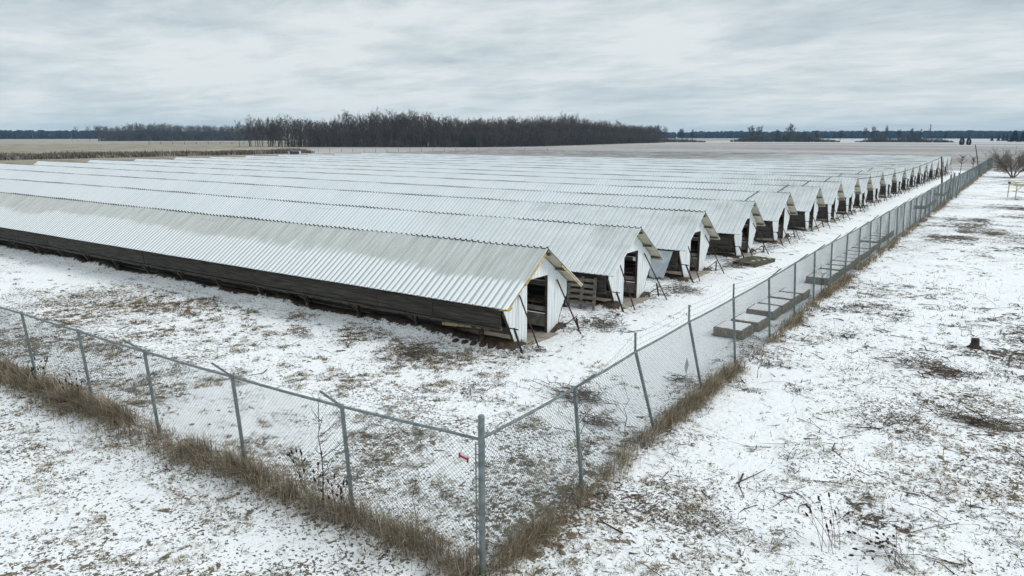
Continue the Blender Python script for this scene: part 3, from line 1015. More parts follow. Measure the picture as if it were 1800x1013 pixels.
def fence(name, label, tops, feet, arm_dir, arm_from=1, arm_every=lambda k: True, first_post=True, seed=0):
    root = empty(name, (feet[0][0], feet[0][1], 0))
    o = np.array([feet[0][0], feet[0][1], 0])
    rr = random.Random(seed)
    n = len(tops)
    T = []; B = []
    for (tx, ty), (bx, by) in zip(tops, feet):
        g = gz(bx, by)
        B.append(np.array((bx, by, g)) - o)
        T.append(np.array((tx, ty, RAIL_Z)) - o)
    arms = {}
    for k in range(n):
        if k == 0 and not first_post: continue
        m = MB()
        top = T[k].copy()
        if k == 0:
            m.bar(B[k] - (0, 0, 0.3), (T[k][0], T[k][1], 2.10), 0.044, 0.044, 12)
            m.bar((T[k][0], T[k][1], 2.10), (T[k][0], T[k][1], 2.125), 0.049, 0.035, 12)
            for zb in (0.12, 0.5, 0.85, 1.2, 1.55, 1.72):
                m.bar((T[k][0], T[k][1], zb), (T[k][0], T[k][1], zb + 0.022), 0.050, 0.050, 12)
        else:
            dd = (B[k] - top); dd /= np.linalg.norm(dd)
            m.bar(B[k] + dd * 0.25, top + (0, 0, 0.03), 0.031, 0.031, 8)
        po = m.build('corner_post' if k == 0 else 'post', M['galv'], root)
        if k >= arm_from and arm_every(k):
            a = MB()
            end = top + np.array((arm_dir[0] * rr.uniform(0.26, 0.34), arm_dir[1] * rr.uniform(0.26, 0.34), rr.uniform(0.27, 0.33)))
            if seed == 2 and k in (2, 3, 4): end = top + np.array((-0.02, 0.02, 0.36))
            a.beam(top + (0, 0, 0.0), end, 0.028, 0.035)
            a.build('barbed_wire_arm', M['galv'], po)
            arms[k] = end
    # tension bar and bands beside the corner post
    if first_post:
        d = T[1] - T[0]; d[2] = 0; d /= np.linalg.norm(d)
        t = MB()
        t.bar(B[0] + d * 0.09, T[0] + d * 0.09 - (0, 0, 0.08), 0.009, 0.009, 6)
        for zb in (0.13, 0.51, 0.86, 1.21, 1.56):
            t.bar(np.array((T[0][0], T[0][1], zb)), np.array((T[0][0], T[0][1], zb)) + d * 0.10, 0.010, 0.010, 5)
        t.build('tension_bar', M['galv'], root)
    for k in range(n - 1):
        m = MB()
        pts = [T[k] * (1 - t) + T[k + 1] * t + np.array((0, 0, -0.012 * math.sin(t * math.pi))) for t in (0, 0.25, 0.5, 0.75, 1)]
        if k == 0 and seed == 1: pts[0] = pts[0] + np.array((-0.03, 0, -0.02))
        m.tube(pts, 0.022, 8)
        m.build('top_rail', M['galv'], root)
        lo = np.array((0, 0, 0.02))
        me = link_bay(T[k] - (0, 0, 0.015), T[k + 1] - (0, 0, 0.015), B[k] + lo, B[k + 1] + lo, seed * 100 + k,
                      segs=8 if k < 12 else 3, pitch=0.07 if k < 22 else 0.085)
        b = link_mesh('chain_link_mesh', me, M['wire'], root)
    # three barbed strands carried by the arms
    keys = sorted(arms)
    for j in range(3):
        f = (0.30, 0.64, 0.97)[j]
        m = MB()
        pts = [np.array((T[0][0], T[0][1], 1.88 + 0.09 * j))]
        for k in keys:
            pts.append(T[k] + (arms[k] - T[k]) * f)
        full = []
        for a, b in zip(pts[:-1], pts[1:]):
            for t in (0, 0.25, 0.5, 0.75):
                p = a * (1 - t) + b * t
                p = p + np.array((0, 0, -0.05 * math.sin(t * math.pi) * rr.uniform(0.4, 1.2)))
                full.append(p)
        full.append(pts[-1])
        m.tube(full, 0.0017, 4)
        for a, b in zip(full[:24], full[1:25]):
            L = np.linalg.norm(b - a)
            for q in np.arange(0.06, L, 0.14):
                p = a + (b - a) * q / L
                m.bar(p + (0.0, 0.0, -0.018), p + (0.012, 0.012, 0.018), 0.0022, 0.0022, 3, False)
        m.build('barbed_wire', M['wire'], root)
    tag(root, label, 'fence', 'chain link fences round the sheds')
    return root


LEFT_FOOT = [(-5.55, 7.2)] + [(x - 0.02, y + 0.14) for x, y in LEFT_TOP[1:]]
fence_near = fence('chain_link_fence', 'chain link fence crossing the foreground from the thick corner post', LEFT_TOP, LEFT_FOOT, (-0.25, -1.0), 1,
                   lambda k: k in (1, 2, 3, 6), True, 1)
fence_lane = fence('chain_link_fence', 'long chain link fence running away beside the snowy lane', RIGHT_TOP, RIGHT_FOOT, (1.0, 0.15), 1,
                   lambda k: k < 27, False, 2)

# gate posts where the far fence section begins
for k, (x, y, hgt) in enumerate(((-5.95, 77.6, 2.35), (-5.75, 79.6, 2.3), (-6.05, 75.2, 2.3))):
    m = MB()
    m.bar((0, 0, -0.1), (0.03 * k, 0, hgt), 0.075, 0.075, 10)
    m.bar((0.03 * k, 0, hgt), (0.03 * k, 0, hgt + 0.05), 0.085, 0.05, 10)
    o = m.build('gate_post', M['galv'])
    o.location = (x, y, gz(x, y))
    tag(o, ('thick grey gate post standing second along the far fence', 'thick grey gate post standing last along the far fence', 'thick grey gate post standing first along the far fence')[k], 'post', 'gate posts by the far fence')

# ================================================================== tall leaning poles
def pole(base, top, label, stay=None):
    m = MB()
    b = np.array(base, float); t = np.array(top, float) - b
    mid = t * 0.5 + np.array((0.06, 0.05, 0))
    m.tube([(0, 0, -0.3), tuple(mid), tuple(t)], [0.085, 0.07, 0.055], 7)
    o = m.build('leaning_pole', M['darktwig'])
    o.location = base
    tag(o, label, 'pole', 'old wooden poles by the fence')
    return o


pole((-6.2, 71.2, 0), (-6.55, 71.4, 3.96), 'slim dark pole standing inside the fence near the gate')
pole((-6.75, 128, 0), (-7.6, 127.2, 4.35), 'leaning dark pole rising above the far fence')
m = MB()
p0 = np.array((-6.55, 71.4, 3.9)); p1 = np.array((-10.7, 59.7, 2.55))
m.tube([p0 * (1 - t) + p1 * t + np.array((0, 0, -0.35 * math.sin(math.pi * t))) for t in np.linspace(0, 1, 14)], 0.022, 4)
o = m.build('slack_cable', M['iron'])
tag(o, 'slack dark cable strung from the slim pole to a shed roof', 'cable')

# ================================================================== paver stacks
def paver_stack(seed):
    r = random.Random(seed)
    root = empty('paver_stack')
    p = MB()
    for y in (-0.42, 0.0, 0.42):
        p.box((-0.44, y - 0.05, 0.0), (0.44, y + 0.05, 0.07))
    for k in range(6):
        x = -0.42 + k * 0.168
        p.box((x - 0.055, -0.50, 0.07), (x + 0.055, 0.50, 0.092))
    p.build('pallet', M['greywood'], root)
    b = MB()
    for lay in range(3):
        z0 = 0.094 + lay * 0.105
        nx_, ny_ = 4, 5
        for i in range(nx_):
            for j in range(ny_):
                if 0 < i < nx_ - 1 and 0 < j < ny_ - 1 and lay < 2: continue
                w, d = 0.86 / nx_, 0.98 / ny_
                cx_ = -0.43 + (i + 0.5) * w + r.uniform(-0.006, 0.006); cy_ = -0.49 + (j + 0.5) * d + r.uniform(-0.006, 0.006)
                b.box((cx_ - w / 2 + 0.009, cy_ - d / 2 + 0.009, z0), (cx_ + w / 2 - 0.006, cy_ + d / 2 - 0.006, z0 + 0.090 + r.uniform(-0.006, 0.006)))
    b.build('paver_blocks', M['paver'], root)
    s = MB()
    n = 14
    V = []; Fc = []
    for i in range(n + 1):
        for j in range(n + 1):
            u, v = i / n, j / n
            e = min(u, 1 - u, v, 1 - v)
            inset = 0.0
            x = -0.40 + 0.80 * u; y = -0.46 + 0.92 * v
            if e == 0:
                x *= r.uniform(0.88, 1.0); y *= r.uniform(0.90, 1.0)
            z = 0.405 + (0.022 + r.uniform(0, 0.012) if e > 0 else 0.0)
            V.append((x, y, z))
    for i in range(n):
        for j in range(n):
            Fc.append((i * (n + 1) + j, (i + 1) * (n + 1) + j, (i + 1) * (n + 1) + j + 1, i * (n + 1) + j + 1))
    s.add(V, Fc).build('snow_cap', M['snowcap'], root, True)
    return root


stack_pos = [(-6.68, 20.72, 'A', 0), (-6.60, 21.92, 'A', 1)]
stack_pos += [(-6.62 + 0.01 * k, 23.5 + 1.14 * k, 'B', k) for k in range(4)]
stack_pos += [(-6.50 - 0.006 * k, 30.4 + 1.16 * k, 'C', k) for k in range(10)]
stack_pos += [(-6.78, 42.8 + 1.16 * k, 'D', k) for k in range(5)]
stack_pos += [(-7.15 - 0.02 * k, 66.6 + 1.2 * k, 'E', k) for k in range(7)]
stack_pos += [(-7.30 - 0.03 * k, 82.0 + 1.25 * k, 'F', k) for k in range(8)]
stack_labels = {'A': 'snow-topped paver pallet, %s of the nearest pair inside the fence',
                'B': 'snow-topped paver pallet, %s in the short row behind the nearest pair',
                'C': 'snow-topped paver pallet, %s in the long middle row along the fence',
                'D': 'snow-topped paver pallet, %s in the set-back end of the middle row',
                'E': 'snow-topped paver pallet, %s in the row just before the gate posts',
                'F': 'snow-topped paver pallet, %s in the farthest row beyond the gate posts'}
proto = [paver_stack(1), None, None]
used = False
for (x, y, rw, k) in stack_pos:
    if not used:
        c = proto[0]; used = True
    else:
        c = copy_obj(proto[0])
    c.location = (x + random.uniform(-0.03, 0.03), y, gz(x, y) - 0.01)
    c.rotation_euler = (0, 0, random.uniform(-0.05, 0.05) + random.choice((0, math.pi)))
    c.scale = (1, 1, 0.70 + random.uniform(-0.02, 0.02))
    tag(c, stack_labels[rw] % ORD[k], 'pallet', 'pallets of pavers along the fence')

# ================================================================== loose pallets, stump, rack, debris by the sheds
root = empty('leaning_pallet', (-11.95, 20.92, gz(-12, 20.95)), R(4))
for k in range(5):
    b = MB(); z = 0.20 + k * 0.165
    b.beam((-0.45, 0.05 + z * 0.14, z), (0.45, 0.05 + z * 0.14, z), 0.022, 0.10)
    b.build('slat', M['greywood'], root)
for x in (-0.42, 0.0, 0.42):
    b = MB()
    b.beam((x, 0.085 - 0.01, -0.04), (x, 0.085 + 0.135, 0.95), 0.05, 0.085)
    b.build('stringer', M['greywood'], root)
root.scale = (1.12, 1.0, 1.15)
tag(root, 'grey wooden pallet leaning upright against the second shed', 'pallet')

root = empty('mossy_pallet', (-10.0, 33.35, gz(-10, 33.3)), R(-8))
for k in range(9):
    b = MB(); y = -0.92 + k * 0.23
    b.beam((-0.56 + random.uniform(-0.05, 0.05), y, 0.155), (0.56 + random.uniform(-0.05, 0.05), y + random.uniform(-0.03, 0.03), 0.155), 0.19, 0.03)
    b.build('slat', M['mossywood'], root)
for x in (-0.5, 0.0, 0.5):
    b = MB(); b.beam((x, -1.02, 0.07), (x, 1.02, 0.07), 0.08, 0.135); b.build('stringer', M['mossywood'], root)
sn = MB()
for k in range(4):
    sn.lump((0.1 + 0.1 * k, -0.3 + 0.35 * k, 0.168), (0.10 - 0.01 * k, 0.05, 0.012), k)
sn.build('snow_patch', M['snowcap'], root, True)
tag(root, 'mossy wooden pallet lying flat on the snow before the sheds', 'pallet')

root = empty('tree_stump', (-0.82, 23.2, gz(-0.82, 23.2)))
b = MB()
b.tube([(0, 0, -0.1), (0, 0, 0.06), (0.01, 0, 0.2), (0.0, 0.01, 0.36)], [0.24, 0.17, 0.145, 0.14], 11)
b.build('trunk', M['darktwig'], root)
b = MB()
for k in range(6):
    a = k * 1.05 + 0.3
    b.tube([(0.1 * math.cos(a), 0.1 * math.sin(a), 0.09), (0.24 * math.cos(a), 0.24 * math.sin(a), 0.0), (0.36 * math.cos(a), 0.36 * math.sin(a), -0.06)], [0.06, 0.045, 0.02], 6)
b.build('root_flare', M['darktwig'], root)
root.scale = (0.72, 0.72, 0.75)
tag(root, 'short dark tree stump standing in the snow outside the fence', 'stump')

root = empty('yellow_rack', (-1.5, 83.3, 0), 0)
b = MB()
b.beam((-0.42, 0.3, 1.27), (1.9, -1.2, 1.24), 0.09, 0.10)
b.build('top_bar', M['yellowpaint'], root)
for (x, y) in ((-0.40, 0.28), (0.25, -1.5), (1.85, -1.15)):
    b = MB(); b.beam((x, y, -0.1), (x, y, 1.24), 0.085, 0.085); b.build('leg', M['yellowpaint'], root)
b = MB(); b.beam((0.25, -1.5, 1.20), (-0.1, 0.1, 1.22), 0.06, 0.08); b.beam((0.25, -1.5, 0.75), (0.7, -0.5, 1.2), 0.05, 0.06); b.build('brace', M['yellowpaint'], root)
b = MB(); b.lump((-0.40, 0.28, 1.36), (0.13, 0.12, 0.09), 2, 9, 6, 0.06); b.build('end_cap', M['blackcap'], root)
tag(root, 'faded yellow wooden rack standing in the snow outside the fence', 'rack')

# brown clay lumps under the near eave
for k in range(6):
    m = MB()
    m.lump((0, 0, 0.05), (0.12, 0.14, 0.12), 30 + k, 12, 8, 0.16)
    o = m.build('clay_lump', M['mudbrown'], None, True)
    x, y = SHED_X - 0.22 - 0.30 * k, 15.62 - 0.02 * k
    o.location = (x, y, gz(x, y) - 0.02)
    o.scale = (0.9 - 0.04 * k, 0.9, 0.9 - 0.07 * k)
    tag(o, '%s brown rounded lump from the gable under the near shed' % ORD[k], 'lump', 'brown lumps under the near shed')

# tags on the wire
m = MB()
m.box((-0.072, -0.004, -0.012), (0.072, 0.004, 0.012))
m.box((-0.085, -0.005, -0.032), (-0.066, 0.005, 0.034))
m.box((0.066, -0.005, -0.044), (0.088, 0.005, 0.030))
root = empty('wire_tag', (-5.79, 7.115, 1.50)); root.rotation_euler = (0, R(5), R(-5))
m.build('red_strip', M['red'], root)
m = MB(); m.box((-0.10, 0.006, -0.055), (0.095, 0.010, 0.05)); m.build('backing', M['whiteplastic'], root)
tag(root, 'small red and white tag fixed to the fence wire beside the corner post', 'tag')
m = MB()
m.add([(0.0, 0, 0.19), (0, 0.115, 0), (0, 0, -0.19), (0, -0.115, 0), (0.006, 0, 0.19), (0.006, 0.115, 0), (0.006, 0, -0.19), (0.006, -0.115, 0)],
      [(0, 1, 2, 3), (7, 6, 5, 4), (0, 4, 5, 1), (1, 5, 6, 2), (2, 6, 7, 3), (3, 7, 4, 0)])
o = m.build('diamond_plate', M['greyplate']); o.location = (-5.63, 14.5, 0.87)
tag(o, 'plain grey diamond shaped plate hanging on the fence wire', 'plate')

# small pale shelter by the far scrub
root = empty('metal_shelter', (-188.7, 151.5, 0), R(38))
b = MB(); b.box((-1.55, -1.1, 0.9), (1.55, 1.1, 0.97)); b.box((-1.5, 1.0, 0), (1.5, 1.06, 0.9)); b.build('roof_sheet', M['bluegrey'], root)
for x in (-1.5, 1.5):
    b = MB(); b.box((x - 0.05, -1.0, 0), (x + 0.05, 1.0, 0.9)); b.build('side_sheet', M['panelgrey'], root)
b = MB(); b.beam((-1.9, -1.2, 0.95), (-1.55, -1.15, 0.0), 0.5, 0.06); b.build('front_sheet', M['snowcap'], root)
tag(root, 'low pale metal shelter standing at the end of the brown scrub', 'shelter')

# ================================================================== dead grass and litter
GRASS_COLS = np.array([(0.25, 0.19, 0.11), (0.17, 0.125, 0.075), (0.34, 0.27, 0.17), (0.095, 0.07, 0.045), (0.19, 0.16, 0.085)])
DARK_COLS = np.array([(0.05, 0.038, 0.028), (0.09, 0.068, 0.048), (0.032, 0.025, 0.02), (0.15, 0.115, 0.075)])


def blades(P, L, az, lean, width, cols, droop=0.5):
    """curved two-piece blades from points P"""
    n = len(P)
    dirx = np.stack([np.cos(az), np.sin(az), np.zeros(n)], 1)
    side = np.stack([-np.sin(az), np.cos(az), np.zeros(n)], 1)
    up = np.array((0, 0, 1.0))
    m = P + L[:, None] * 0.55 * (dirx * np.sin(lean)[:, None] + up * np.cos(lean)[:, None])
    l2 = np.minimum(lean + droop, 1.62)
    t = m + L[:, None] * 0.5 * (dirx * np.sin(l2)[:, None] + up * np.cos(l2)[:, None])
    w = (width / 2)[:, None]
    V = np.stack([P - side * w, P + side * w, m - side * w * 0.8, m + side * w * 0.8, t], 1).reshape(-1, 3)
    b = 5 * np.arange(n)
    Q = np.stack([b, b + 1, b + 3, b + 2], 1)
    T = np.stack([b + 2, b + 3, b + 4], 1)
    return V, Q, T, np.repeat(cols, 5, 0)


def grass_object(name, parts, label, cat='grass'):
    V = []; Q = []; T = []; C = []; o = 0
    for v, q, t, c in parts:
        V.append(v); Q.append(q + o); T.append(t + o); C.append(c); o += len(v)
    me = np_mesh(name, np.concatenate(V), [np.concatenate(Q), np.concatenate(T)], np.concatenate(C))
    ob = link_mesh(name, me, M['tint'])
    tag(ob, label, cat, kind='stuff')
    return ob


def in_view(X, Y, margin=4):
    yaw = R(35.0946)
    f_ = -math.sin(yaw) * X + math.cos(yaw) * Y
    s_ = math.cos(yaw) * X + math.sin(yaw) * Y
    return (f_ > 4) & (np.abs(s_) < f_ * 0.72 + margin)


def tufts(n, xr, yr, kind, rmax, seed):
    r = np.random.default_rng(seed)
    X = r.uniform(*xr, n); Y = r.uniform(*yr, n)
    g, d, f_, t_ = zones(X, Y)
    amt = g if kind == 'g' else d
    local = fbm(X * 1.3 + (0 if kind == 'g' else 40), Y * 1.3, 3)
    keep = r.random(n) < np.clip((local - 0.63 + amt * 0.52) * 3.6, 0.02, 1)
    dist = np.hypot(X, Y)
    keep &= in_view(X, Y) & (r.random(n) < np.clip(18 / dist, 0.22, 1))
    keep &= ~((shed_dist(Y) < 1.7) & (X < SHED_X))
    X, Y, dist = X[keep], Y[keep], dist[keep]
    return X, Y, dist, r


def tuft_part(X, Y, dist, r, per, lrange, leanr, wrange, palette, spread):
    k = len(X)
    cnt = per
    P0 = np.repeat(np.stack([X, Y], 1), cnt, 0)
    n = len(P0)
    sc = np.repeat(r.uniform(0.55, 1.35, k), cnt)
    a0 = r.uniform(0, 2 * np.pi, n)
    off = r.normal(0, 1, (n, 2)) * spread * sc[:, None]
    XY = P0 + off
    Z = ground_h(XY[:, 0], XY[:, 1]) - 0.004
    P = np.column_stack([XY, Z])
    L = r.uniform(*lrange, n) * sc
    # blades mostly combed one way inside a tuft
    comb_ = np.repeat(r.uniform(0, 2 * np.pi, k), cnt)
    az = comb_ + r.normal(0, 1.1, n)
    lean = np.clip(r.uniform(*leanr, n), 0, 1.5)
    dd = np.repeat(dist, cnt)
    w = r.uniform(*wrange, n) * np.clip(dd / 14, 0.8, 2.2)
    base = palette[r.integers(0, len(palette), k)]
    cols = np.repeat(base, cnt, 0) * r.uniform(0.65, 1.3, (n, 1))
    return blades(P, L, az, lean, w, cols, 0.5)


parts = []
for (nn, xr, yr, sd_) in ((26000, (-26, 4), (3.5, 16), 21), (9000, (-6, 6), (7, 40), 22), (5000, (-45, -10), (3, 16), 23), (5000, (-6.5, 8), (38, 130), 24)):
    X, Y, D, r = tufts(nn, xr, yr, 'g', 0, sd_)
    yd = (Y > 7.1) & (Y < 15) & (X < -5.6) & (r.random(len(X)) < 0.5)
    parts.append(tuft_part(X[~yd], Y[~yd], D[~yd], r, 11, (0.04, 0.12), (0.8, 1.5), (0.006, 0.011), GRASS_COLS, 0.036))
    if yd.sum() > 5:
        parts.append(tuft_part(X[yd], Y[yd], D[yd], r, 24, (0.05, 0.14), (0.7, 1.45), (0.006, 0.011), GRASS_COLS * 0.85, 0.05))
grass_object('dead_grass', parts, 'tufts of flattened tan grass poking through the snow')
parts = []
for (nn, xr, yr, sd_) in ((24000, (-6.4, 6), (6, 32), 31), (6000, (-6.5, 8), (30, 130), 32), (9000, (-14, -8.6), (12, 60), 33), (6000, (-26, -5), (3.5, 15.4), 34), (2500, (-14, -8.6), (60, 137), 35)):
    X, Y, D, r = tufts(nn, xr, yr, 'd', 0, sd_)
    parts.append(tuft_part(X, Y, D, r, 7, (0.05, 0.20), (1.1, 1.5), (0.008, 0.017), DARK_COLS, 0.085))
grass_object('leaf_litter', parts, 'scattered dark leaf and stem litter on the snow', 'litter')


def strip(seed, pts, dens, width, hr, palette, side_bias):
    """tall dead grass standing along a fence line"""
    r = np.random.default_rng(seed)
    out = []
    for (x0, y0), (x1, y1) in zip(pts[:-1], pts[1:]):
        L = math.hypot(x1 - x0, y1 - y0)
        mid = math.hypot((x0 + x1) / 2, (y0 + y1) / 2)
        n = int(L * dens * min(1.0, (16 / mid) ** 0.9))
        if n < 4: n = 4
        t = r.random(n)
        nx_, ny_ = -(y1 - y0) / L, (x1 - x0) / L
        off = r.normal(0, width, n) + side_bias
        X = x0 + (x1 - x0) * t + nx_ * off
        Y = y0 + (y1 - y0) * t + ny_ * off
        clump = (0.62 * fbm(X * 2.4 + seed, Y * 2.4, 3) + 0.38 * fbm(X * 0.6 + seed, Y * 0.6 + 3, 2)) if seed not in (41, 42) else 0.24 + 0.60 * fbm(X * 2.6 + seed, Y * 2.6, 4)
        keep = r.random(n) < np.clip((clump - 0.41) * 4.0, 0.03, 1)
        X, Y, clump = X[keep], Y[keep], clump[keep]
        n = len(X)
        P = np.column_stack([X, Y, ground_h(X, Y) - 0.01])
        fall = np.exp(-(np.abs(off[keep] - side_bias) / (width * 1.8)) ** 2)
        hh = r.uniform(*hr, n) * (0.1 + 1.45 * clump) * (0.45 + 0.65 * fall)
        az = r.normal(math.atan2(ny_, nx_) + math.pi * (side_bias < 0), 1.3, n)
        lean = np.abs(r.normal(0.42, 0.45, n))
        w = r.uniform(0.005, 0.010, n) * np.clip(mid / 12, 0.9, 3)
        c = palette[r.integers(0, len(palette), n)] * r.uniform(0.75, 1.5, (n, 1))
        out.append(blades(P, hh, az, np.clip(lean, 0, 1.35), w, c, 0.55))
    return out


STRAW = np.array([(0.33, 0.275, 0.19), (0.25, 0.205, 0.14), (0.41, 0.345, 0.245), (0.17, 0.14, 0.10), (0.22, 0.185, 0.14)])
GREYB = np.array([(0.29, 0.245, 0.185), (0.22, 0.18, 0.135), (0.38, 0.32, 0.24), (0.15, 0.12, 0.09)])
lf = [(x, y - 0.02) for x, y in LEFT_FOOT]
parts = strip(41, lf, 1050, 0.13, (0.25, 0.68), GREYB, 0.10) + strip(42, lf, 560, 0.22, (0.15, 0.50), STRAW, 0.16) + strip(46, lf, 160, 0.42, (0.10, 0.30), GREYB, 0.35)
grass_object('tall_dead_grass', parts, 'tall brown dead grass along the foot of the foreground fence')
rf = [(float(x) + 0.05, float(y)) for x, y in RIGHT_FOOT]
parts = strip(43, rf[:5], 800, 0.10, (0.18, 0.52), STRAW, -0.04) + strip(44, rf[:5], 350, 0.16, (0.12, 0.35), GREYB, -0.05) + strip(45, rf[4:], 560, 0.11, (0.14, 0.42), STRAW, -0.04)
grass_object('tall_dead_grass', parts, 'tall straw coloured dead grass along the foot of the lane fence')


def twig_mesh(name, X, Y, L, rad, az, tilt, seed, lift=0.006, fork=0.4):
    r = np.random.default_rng(seed)
    mb = MB()
    Z = ground_h(X, Y) + lift
    for i in range(len(X)):
        p = np.array((X[i], Y[i], Z[i]))
        d = np.array((math.cos(az[i]) * math.cos(tilt[i]), math.sin(az[i]) * math.cos(tilt[i]), math.sin(tilt[i])))
        k = r.normal(0, 0.2, 3); k[2] = abs(k[2]) * 0.4
        mid = p + (d + k) * L[i] * 0.5
        end = p + d * L[i]
        mb.tube([p, mid, end], [rad[i], rad[i] * 0.8, rad[i] * 0.35], 3)
        if r.random() < fork:
            e2 = mid + (d + r.normal(0, 0.5, 3) * (1, 1, 0.3)) * L[i] * 0.35
            mb.bar(mid, e2, rad[i] * 0.6, rad[i] * 0.25, 3, False)
    return mb


r = np.random.default_rng(61)
X = []; Y = []
for (n, xr, yr) in ((2100, (-5.2, 6), (6.5, 30)), (400, (-5.4, 8), (28, 80)), (520, (-13, -9.0), (14, 60)), (260, (-22, -6), (8, 15))):
    x = r.uniform(*xr, n); y = r.uniform(*yr, n)
    d = zones(x, y)[1]
    d = d + 1.6 * np.clip(fbm(x * 0.9 + 7, y * 0.9, 3) - 0.52, 0, 1)
    k = (r.random(n) < 0.08 + d) & in_view(x, y, 1) & ~((shed_dist(y) < 1.7) & (x < SHED_X))
    X.append(x[k]); Y.append(y[k])
X = np.concatenate(X); Y = np.concatenate(Y); n = len(X)
o = twig_mesh('twigs', X, Y, r.gamma(2.0, 0.17, n) + 0.06, r.gamma(3.0, 0.0022, n) + 0.0025, r.uniform(0, 6.28, n), r.uniform(0, 0.12, n), 62).build('twig_litter', M['darktwig'])
tag(o, 'broken dark twigs strewn across the snow', 'twigs', kind='stuff')
# cut stubs standing up outside the fence
n = 900
x = r.uniform(-4.6, 6, n); y = r.uniform(6.5, 34, n)
k = in_view(x, y, 1); x = x[k]; y = y[k]; n = len(x)
o = twig_mesh('stubs', x, y, r.uniform(0.06, 0.20, n), r.uniform(0.0035, 0.007, n), r.uniform(0, 6.28, n), r.uniform(1.1, 1.5, n), 63, -0.01, 0.1).build('stem_stubs', M['darktwig'])
tag(o, 'short cut stems standing upright in the snow outside the fence', 'stems', kind='stuff')


# ------------------------------------------------------------------ brush piles
def brush(name, loc, size, n, label, seed, flat=0.4, mat='brushtwig', az0=None):
    r = np.random.default_rng(seed)
    root = None
    mb = MB()
    for i in range(int(n * 1.1)):
        a = r.uniform(0, 6.28) if az0 is None else r.normal(az0, 0.5) + (math.pi if r.random() < 0.5 else 0)
        c = np.array((r.normal(0, size[0] * 0.33), r.normal(0, size[1] * 0.33), 0.0))
        c[2] = abs(r.normal(0, flat * 0.5)) * math.exp(-(c[0] / size[0]) ** 2 - (c[1] / size[1]) ** 2)
        L = r.uniform(0.2, 0.8) * max(size[:2]) * 0.5
        t = r.normal(0, 0.22)
        d = np.array((math.cos(a), math.sin(a), math.sin(t)))
        e = c + d * L
        e[2] = max(e[2], 0.01)
        mid = (c + e) / 2 + r.normal(0, 0.06, 3) * L
        mid[2] = max(mid[2], 0.01)
        rad = r.uniform(0.004, 0.010)
        mb.tube([c, mid, e], [rad, rad * 0.8, rad * 0.35], 3)
        for q in range(2):
            b_ = mid + (e - mid) * r.random()
            f_ = b_ + r.normal(0, 1, 3) * L * 0.16
            f_[2] = max(f_[2], 0.008)
            mb.bar(b_, f_, rad * 0.6, rad * 0.3, 3, False)
    o = mb.build(name, M[mat])
    o.location = (loc[0], loc[1], gz(*loc))
    return tag(o, label, 'brush', 'brush piles on the snow')


brush('brush_pile', (-12.75, 13.95), (1.3, 0.7), 230, 'big tangled brush pile on the snow in front of the nearest shed', 71)
brush('brush_pile', (-15.2, 13.6), (0.6, 0.5), 80, 'small clump of dark brush left of the big tangled pile', 76)
brush('brush_pile', (-1.96, 20.6), (0.9, 0.7), 130, 'round brush pile on open snow between fence and stump', 72)
brush('brush_pile', (-0.2, 16.9), (1.7, 0.5), 150, 'long low heap of branches lying right of the lane fence', 73, 0.2, az0=0.3)
brush('brush_pile', (-7.75, 13.5), (1.3, 0.6), 170, 'flattened dark brush seen through the lane fence near the corner', 74, 0.22, az0=-0.3)
brush('brush_pile', (-6.6, 12.4), (0.9, 0.5), 110, 'brown brush lying just inside the second fence bay', 75, 0.2, az0=-0.2)
brush('brush_pile', (-6.3, 15.9), (0.7, 0.35), 60, 'thin brush bundle lying inside the fence below the diamond plate', 77, 0.2, az0=0.2)
brush('brush_pile', (-10.3, 19.4), (1.1, 0.9), 170, 'brown twig heap between the first and second shed gables', 78, 0.15)
brush('brush_pile', (-10.2, 25.6), (1.1, 1.0), 170, 'brown twig heap between the second and third shed gables', 79, 0.15)
brush('brush_pile', (-10.35, 31.9), (0.9, 0.8), 120, 'brown twig heap between the third and fourth shed gables', 80, 0.12)
brush('brush_pile', (-10.35, 16.0), (0.30, 0.22), 70, 'small dark twig knot at the foot of the nearest brace rod', 81, 0.12)
brush('brush_pile', (-16.8, 13.4), (0.55, 0.4), 70, 'low grey brush clump below the nearest shed eave', 82, 0.25, 'bushtwig')


